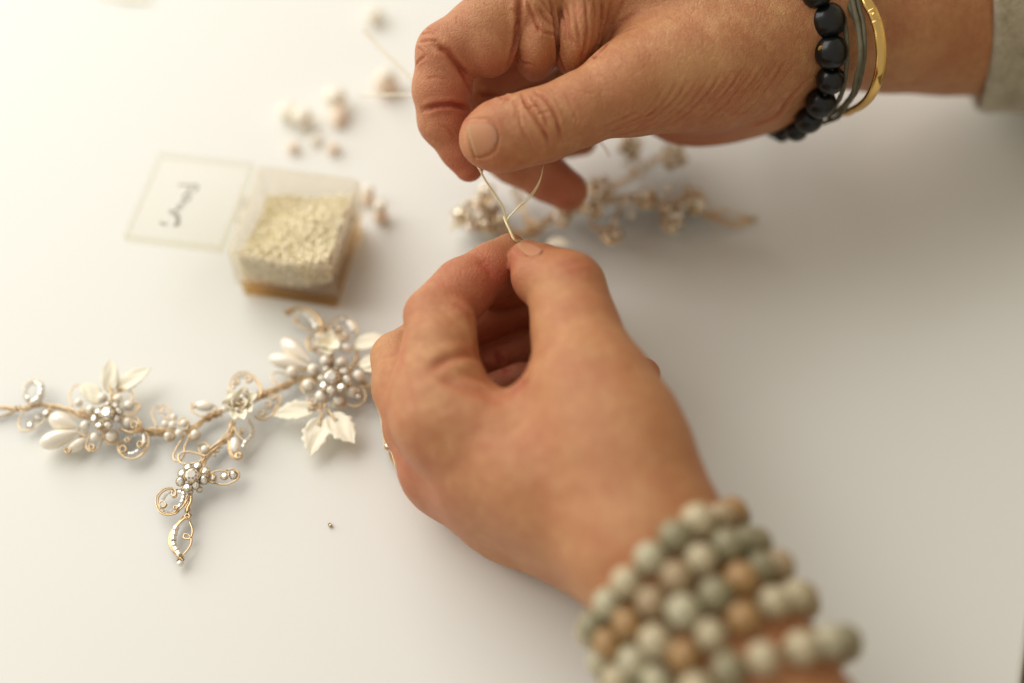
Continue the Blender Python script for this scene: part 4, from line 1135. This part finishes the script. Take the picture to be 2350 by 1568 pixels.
for x, y, r in [(1150, 335, 30), (1385, 205, 32), (1440, 250, 30), (1420, 300, 30), (1590, 112, 30), (1680, 210, 34), (1485, 430, 32), (1610, 410, 34), (1315, 510, 38), (1230, 645, 30), (1240, 742, 36), (1190, 435, 34), (1340, 100, 34), (1400, 85, 30), (1300, 230, 26), (1350, 590, 30), (1560, 480, 30), (1640, 700, 30), (440, 545, 26), (560, 475, 34), (130, 620, 36), (210, 520, 32)]:
    B.pearl(x, y, r, rng.uniform(7, 12))
for cx, cy, n, sp in [(1760, 480, 13, 60), (1800, 520, 9, 45), (1620, 560, 9, 60), (1340, 110, 8, 60), (1650, 200, 10, 60), (1140, 420, 10, 60), (1090, 540, 7, 50), (880, 600, 7, 50), (230, 600, 14, 80), (380, 620, 8, 70), (1220, 730, 6, 40), (1640, 640, 8, 50), (330, 480, 8, 60), (1450, 480, 6, 50)]:
    for k in range(int(n * 2.2)):
        a = rng.uniform(0, 6.28); q = rng.uniform(.2, 1.35) * sp
        x, y, h = cx + q * math.cos(a), cy + q * math.sin(a), rng.uniform(4, 16)
        if k % 3 == 2: B.pearl(x, y, rng.uniform(20, 30), h)
        else: B.stone(x, y, rng.uniform(20, 34), h, .5)
    for k in range(9):
        a = rng.uniform(0, 6.28); B.curl(cx + sp * .7 * math.cos(a), cy + sp * .7 * math.sin(a), rng.uniform(22, 50), rng.uniform(6, 12), 1.5, a, .00038)
for i, (b0, t0, w) in enumerate([((160, 640), (90, 700), 80), ((180, 600), (80, 590), 80), ((330, 700), (400, 760), 80), ((260, 560), (200, 480), 80), ((560, 470), (520, 400), 70), ((760, 790), (930, 800), 90), ((360, 660), (480, 680), 80), ((1130, 400), (1050, 360), 70)]):
    B.leaf(b0, t0, w, 6, 8, serr=.1, seed=30 + i)
B.stone(2205, 622, 26, 7)
# ------------------------------------------------------------------ the wire being twisted
root = empty("twisted_gold_wire", tuple(pw(*ZJ(690, 120), 397)), "thin gold wire with a teardrop loop twisted between the two pairs of fingertips", "wire")
def cw(name, pts, r, mat, zz=None, k=7):
    P = [pc(*(zz(x, y) if zz else (x, y)), d) for x, y, d in pts]
    v, f = tube(cam2world(spline(P, .35)), r, k); return part(name, v, f, mat, root)
d0 = [(600, 1130, 399), (640, 1185, 398), (668, 1240, 397.5), (715, 1312, 397), (765, 1385, 397), (800, 1442, 397), (818, 1500, 397), (829, 1545, 397), (840, 1590, 397.3)]
tag(cw("wire", d0, .00016, M_goldbright, ZU), "bright left side of the loop")
tag(cw("wire", [(x + 9 - i * .7, y - 2, d + .3) for i, (x, y, d) in enumerate(d0)], .00014, M_goldbright, ZU), "second strand beside the bright left side")
M_brownwire = simple("shaded_brass_wire", (.50, .32, .15), .35, 1.0)
cw("wire", [(1095, 1120, 400), (1083, 1165, 398.5), (1072, 1220, 398), (1050, 1275, 397.5), (1012, 1338, 397.3), (950, 1405, 397.2), (890, 1465, 397.2), (838, 1522, 397.2), (832, 1545, 397)], .00016, M_goldbright, ZU)
cw("wire", [(1083, 1165, 399), (1070, 1235, 398.5), (1042, 1310, 398), (985, 1390, 397.6), (900, 1462, 397.5), (845, 1520, 397.4), (834, 1550, 397)], .00014, M_goldbright, ZU)
tw = [pc(*ZJ(x, y), d) for x, y, d in [(655, 60, 397.2), (672, 110, 397.2), (690, 165, 397.3), (715, 215, 397), (740, 270, 396.6), (762, 330, 396), (795, 390, 395.6), (830, 432, 395.8), (880, 446, 397), (930, 452, 399)]]
q = spline(tw, .12); T, N_, B_ = frames(q); Ls = np.concatenate([[0], np.cumsum(np.linalg.norm(np.diff(q, axis=0), axis=1))])
for k in range(3):
    a = Ls * 3.1 + k * 2.094; off = .25 * np.clip(1.25 - Ls / Ls[-1] * .5, .5, 1)
    v, f = tube(cam2world(q + (N_ * np.cos(a)[:, None] + B_ * np.sin(a)[:, None]) * off[:, None]), .00017, 6); part("twisted_strand", v, f, M_goldbright, root)
M_tail = simple('pale_wire', (.62, .55, .40), .4, .5)
tag(cw("wire_tail", [(835, 70, 441), (866, 105, 438), (905, 143, 434), (948, 182, 430), (1010, 215, 424), (1070, 260, 418)], .00042, M_tail, None), "pale free end of the wire sticking out behind the index finger")
cw("wire_tail", [(826, 219, 438), (880, 218, 434), (945, 219, 430), (1020, 235, 424)], .0003, M_ivory, None)
cw("wire_tail", [(1478, 985, 424), (1510, 1025, 428), (1530, 1055, 430), (1548, 1090, 432)], .00022, M_gold, ZU)

# ------------------------------------------------------------------ clear hinged box of seed beads
def plastic(name, tint, gloss=.4, rough=.16):
    m = bpy.data.materials.new(name); m.use_nodes = True; t = m.node_tree; N, L = t.nodes, t.links
    N.clear(); o = N.new("ShaderNodeOutputMaterial"); tr = N.new("ShaderNodeBsdfTransparent"); tr.inputs[0].default_value = (*tint, 1)
    g = N.new("ShaderNodeBsdfGlossy"); g.inputs["Roughness"].default_value = rough; g.inputs[0].default_value = (1, .98, .94, 1)
    df = N.new("ShaderNodeBsdfDiffuse"); df.inputs[0].default_value = (.75, .68, .55, 1)
    fr = N.new("ShaderNodeFresnel"); fr.inputs[0].default_value = 1.45
    sc_ = N.new("ShaderNodeMath"); sc_.operation = 'MULTIPLY'; sc_.inputs[1].default_value = gloss; L.new(fr.outputs[0], sc_.inputs[0])
    m1 = N.new("ShaderNodeMixShader"); L.new(sc_.outputs[0], m1.inputs[0]); L.new(tr.outputs[0], m1.inputs[1]); L.new(g.outputs[0], m1.inputs[2])
    m2 = N.new("ShaderNodeMixShader"); m2.inputs[0].default_value = .02; L.new(m1.outputs[0], m2.inputs[1]); L.new(df.outputs[0], m2.inputs[2])
    L.new(m2.outputs[0], o.inputs[0]); return m
M_clear = plastic("clear_plastic", (.985, .972, .945), .26)
M_lid = plastic("clear_lid_plastic", (.97, .965, .94), .035, .35)
M_amber = plastic("amber_refraction_tint", (.93, .80, .60))  # amber colour paints the brown refraction seen in the base
H = 22.5
TL, TR, BR, BL = [onz(*Z5(*p), H) for p in [(1195, 232), (2022, 352), (1800, 1075), (940, 945)]]
ux = (BR - BL) + (TR - TL); ux[2] = 0; Wd = (np.linalg.norm(BR - BL) + np.linalg.norm(TR - TL)) / 2; ux /= np.linalg.norm(ux)
vy = np.array([-ux[1], ux[0], 0]); Dp = abs((TL - BL) @ vy + (TR - BR) @ vy) / 2
cen = (TL + TR + BR + BL) / 4; cen[2] = 0
def bx(x, y, z): return cen + ux * x + vy * y + np.array([0, 0, z])
def bbox(x0, x1, y0, y1, z0, z1, tf=bx):
    V, F = box_vf(x0, x1, y0, y1, z0, z1); return [tf(*p) for p in V], F
def box_vf(x0, x1, y0, y1, z0, z1):
    V = [(x, y, z) for x in (x0, x1) for y in (y0, y1) for z in (z0, z1)]
    return V, [(0, 1, 3, 2), (4, 6, 7, 5), (0, 4, 5, 1), (2, 3, 7, 6), (0, 2, 6, 4), (1, 5, 7, 3)]
def rbox(name, x0, x1, y0, y1, z0, z1, mat, parent, tf=bx, w=.0004):
    V, F = bbox(x0, x1, y0, y1, z0, z1, tf); o = part(name, V, F, mat, parent, smooth=False)
    b = o.modifiers.new("bevel", 'BEVEL'); b.width = w; b.segments = 2; return o
root = empty("clear_bead_box", tuple(cen), "open hinged clear plastic box filled with cream seed beads, handwriting on its lid", "box")
hw, hd, th = Wd / 2, Dp / 2, .0014
zt = H * .001
rbox("wall", -hw, hw, -hd, -hd + th, .0065, zt, M_clear, root); rbox("wall", -hw, hw, hd - th, hd, .0065, zt, M_clear, root)
rbox("wall", -hw, -hw + th, -hd + th + .0001, hd - th - .0001, .0065, zt, M_clear, root); rbox("wall", hw - th, hw, -hd + th + .0001, hd - th - .0001, .0065, zt, M_clear, root)
rim = [bx(sx * (hw - .0004), sy * (hd - .0004), zt) for sx, sy in ((-1, -1), (1, -1), (1, 1), (-1, 1))]
rimp = []
for a, b_ in zip(rim, rim[1:] + rim[:1]): rimp += [a * (1 - t) + b_ * t for t in (0.03, .5, .97)]
v, f = tube(spline_closed(rimp, .001), .0006, 8, True); tag(part("rim", v, f, M_clear, root), "rounded clear rim")
rbox("base", -hw + .0012, hw - .0012, -hd + .0012, hd - .0012, 0.0001, .0064, M_amber, root)
rbox("foot_ring", -hw + .0006, hw - .0006, -hd + .0006, hd - .0006, .0050, .0068, M_clear, root)
# lid, folded back on the hinge
dr = math.radians(3)
def lx(x, y, z): return bx(-hw - .0012 - x * math.cos(dr) + z * math.sin(dr) * -1, y, zt - .0016 - x * math.sin(dr) + z * math.cos(dr))
Wl = Wd * .97
lid = rbox("lid", 0.0, Wl, -hd, hd, 0, .0012, M_lid, root, lx)
for q in [(0, .0012, -hd, hd), (Wl - .0012, Wl, -hd, hd), (.0013, Wl - .0013, -hd, -hd + .0012), (.0013, Wl - .0013, hd - .0012, hd)]:
    rbox("lip", q[0], q[1], q[2], q[3], .0013, .0040, M_lid, lid, lx)
v, f = tube(np.array([bx(-hw - .0008, -.005, zt - .001), bx(-hw - .0008, .005, zt - .001)]), .0013, 12); part("hinge", v, f, M_clear, root)
ZT = zoomer(344.2, 390.1, .1098)
M_ink = simple("faded_ink", (.40, .37, .32), .7)
P = []
for st in [[(640, 400), (820, 415), (1020, 430), (1010, 500), (960, 560)], [(900, 480), (820, 560), (760, 640), (720, 710), (800, 740), (880, 690), (860, 600)],
           [(800, 780), (700, 800), (620, 850), (640, 900), (740, 870)], [(640, 900), (560, 950), (440, 950), (520, 1010), (590, 1090), (600, 1200), (540, 1270)], [(600, 1000), (640, 1100), (640, 1220), (590, 1280)], [(250, 1180), (330, 1230), (400, 1200)]]:
    q = spline([onz(*ZT(x, y), 19.0) for x, y in st], .0005); q = np.array(q)
    nn = np.cross(lx(.01, 0, 0) - lx(0, 0, 0), lx(0, .01, 0) - lx(0, 0, 0)); nn /= np.linalg.norm(nn)
    if nn[2] < 0: nn = -nn
    q = q - np.outer((q - lx(0, 0, .00135)) @ nn, nn)
    v, f = tube(q, .00042, 6, flat=(1, .3)); P.append((v, f))
v, f = join(P); tag(part("handwriting", v, f, M_ink, lid), "faded grey handwritten word")
# seed beads
M_seed = simple("cream_seed_bead", (.97, .875, .62), .12, coat=1.0, noise=.02, nscale=160)
def seed_template():
    V, F = [], []; k, c = 8, 6
    for i in range(k):
        a = 2 * math.pi * i / k
        for j in range(c):
            b_ = 2 * math.pi * j / c; r = .68 + .34 * math.cos(b_); V.append((r * math.cos(a), r * math.sin(a), .42 * math.sin(b_)))
    for i in range(k):
        for j in range(c): F.append((i * c + j, ((i + 1) % k) * c + j, ((i + 1) % k) * c + (j + 1) % c, i * c + (j + 1) % c))
    return np.array(V), np.array(F)
tv_, tf_ = seed_template()
allv, allf = [], []; cnt = 0
iw, idp = hw - th - .0008, hd - th - .0008
def surf(x, y):   # height of the heap
    return .0174 + .0028 * (x / iw) - .0022 * (y / idp) + .0014 * math.sin(220 * x + 1) * math.cos(190 * y) - .003 * max(0, (-x / iw) - .3) * max(0, y / idp + .2)
gs = .00148
for lay in range(10):
    xs = np.arange(-iw, iw, gs); ys = np.arange(-idp, idp, gs)
    for x in xs:
        for y in ys:
            edge = min(iw - abs(x), idp - abs(y))
            if lay > 2 and edge > .004: continue
            px_, py_ = x + rng.uniform(-.6, .6) * gs, y + rng.uniform(-.6, .6) * gs
            px_ = np.clip(px_, -iw, iw); py_ = np.clip(py_, -idp, idp)
            z = surf(px_, py_) - lay * .0012 + rng.uniform(-.0004, .0004)
            if z < .0076: continue
            R_ = Matrix(np.array(Vector(rng.normal(0, 1, 3)).normalized().to_track_quat('Z', 'Y').to_matrix()))
            s = rng.uniform(.00078, .00098)
            allv.append((tv_ * s) @ np.array(R_).T + np.array(bx(px_, py_, z))); allf.append(tf_ + cnt); cnt += len(tv_)
# sheet in place of packed beads, added to lighten the dark gaps
G_ = 40; gv = []; gf = []
for i in range(G_):
    for j in range(G_):
        x = -iw + 2 * iw * i / (G_ - 1); y = -idp + 2 * idp * j / (G_ - 1)
        gv.append(bx(x, y, surf(x, y) - .0016 + .0003 * math.sin(i * 2.1) * math.cos(j * 2.3)))
for i in range(G_ - 1):
    for j in range(G_ - 1): a = cnt + i * G_ + j; gf.append((a, a + G_, a + G_ + 1, a + 1))
allv.append(np.array(gv)); allf.append(np.array(gf))
sb = part("seed_beads", np.concatenate(allv), np.concatenate(allf).astype(np.int64), M_seed)
tag(sb, "heap of tiny cream seed beads inside the clear box", "seed beads", kind="stuff")

# ------------------------------------------------------------------ loose beads on the table
M_peach = simple("peach_bead", (.92, .74, .56), .3, coat=.4, noise=.06, nscale=300)
M_cream = simple("cream_bead", (.93, .86, .70), .3, coat=.4, noise=.05, nscale=300)
me_peach = bead_mesh("bead", M_peach, .85); me_cream = bead_mesh("bead", M_cream, .85)
def loose(z, x, y, r, me, lab, sc, h=None, name="loose_bead", stretch=None, rot=None, group=None):
    X, Y = z(x, y); rr = r * 1.35 * sc * depth_at(X, Y, 3) / F_PX; c = onz(X, Y, rr * 1000 * .87 if h is None else h)
    o = inst(name, me, c, None, (rr, rr, rr * (stretch or 1)), rot); tag(o, lab, "bead", group); return o
up = quat_z((.1, .2, 1))
loose(Z6, 1190, 800, 92, me_peach, "single peach bead capped white, under the pale end of the wire", .2378, rot=up)
o = loose(Z6, 1195, 730, 62, me_cream, "white pearl sitting on top of the single peach bead", .2378, h=7.5)
loose(Z6, 1075, 150, 66, me_cream, "lone greenish cream bead at the top edge, above the wire's free end", .2378)
loose(Z6, 245, 1080, 72, me_cream, "yellowish cream bead at the left end of the loose bead cluster", .2378)
loose(Z6, 382, 1130, 76, me_cream, "whitest round bead in the loose cluster behind the box", .2378, h=4)
loose(Z6, 700, 940, 84, me_cream, "large cream bead at the top right of the loose cluster", .2378, h=5)
loose(Z6, 735, 1110, 56, me_peach, "long peach bead standing below the large cream bead", .2378, stretch=2.1, rot=quat_z((.1, 1, .2)))
loose(Z6, 290, 1420, 44, me_peach, "small pale peach bead nearest the open lid", .2378)
loose(Z6, 512, 1350, 40, me_cream, "tiny white bead between the two small lower peach beads", .2378)
loose(Z6, 680, 1430, 46, me_peach, "small golden peach bead nearest the box's back wall", .2378)
loose(Z5, 2190, 640, 48, me_peach, "brown peach bead lying to the right of the bead box", .2808)
loose(Z5, 2185, 565, 42, me_cream, "white bead perched on the brown peach bead right of the box", .2808, h=6.5)
loose(Z5, 2085, 500, 44, me_peach, "peach bead touching the right wall of the bead box", .2808)
loose(Z5, 2092, 430, 36, me_cream, "white bead at the back right corner of the bead box", .2808, h=5)
v, f = flat_shape(onz(200, -60, .6), onz(350, 0, .8), .012, serr=.1, seed=50, lift=.02, fold=.05)
tag(part("loose_leaf", v, f, M_ivory), "ivory leaf cut off by the top edge left of centre", "leaf")
v, f = tube(np.array([onz(755, 1203, .6), onz(760, 1207, .6)]), .0005, 10)
tag(part("stray_seed_bead", v, f, M_gold), "single tiny gold seed bead alone on the bare table below the box", "bead")
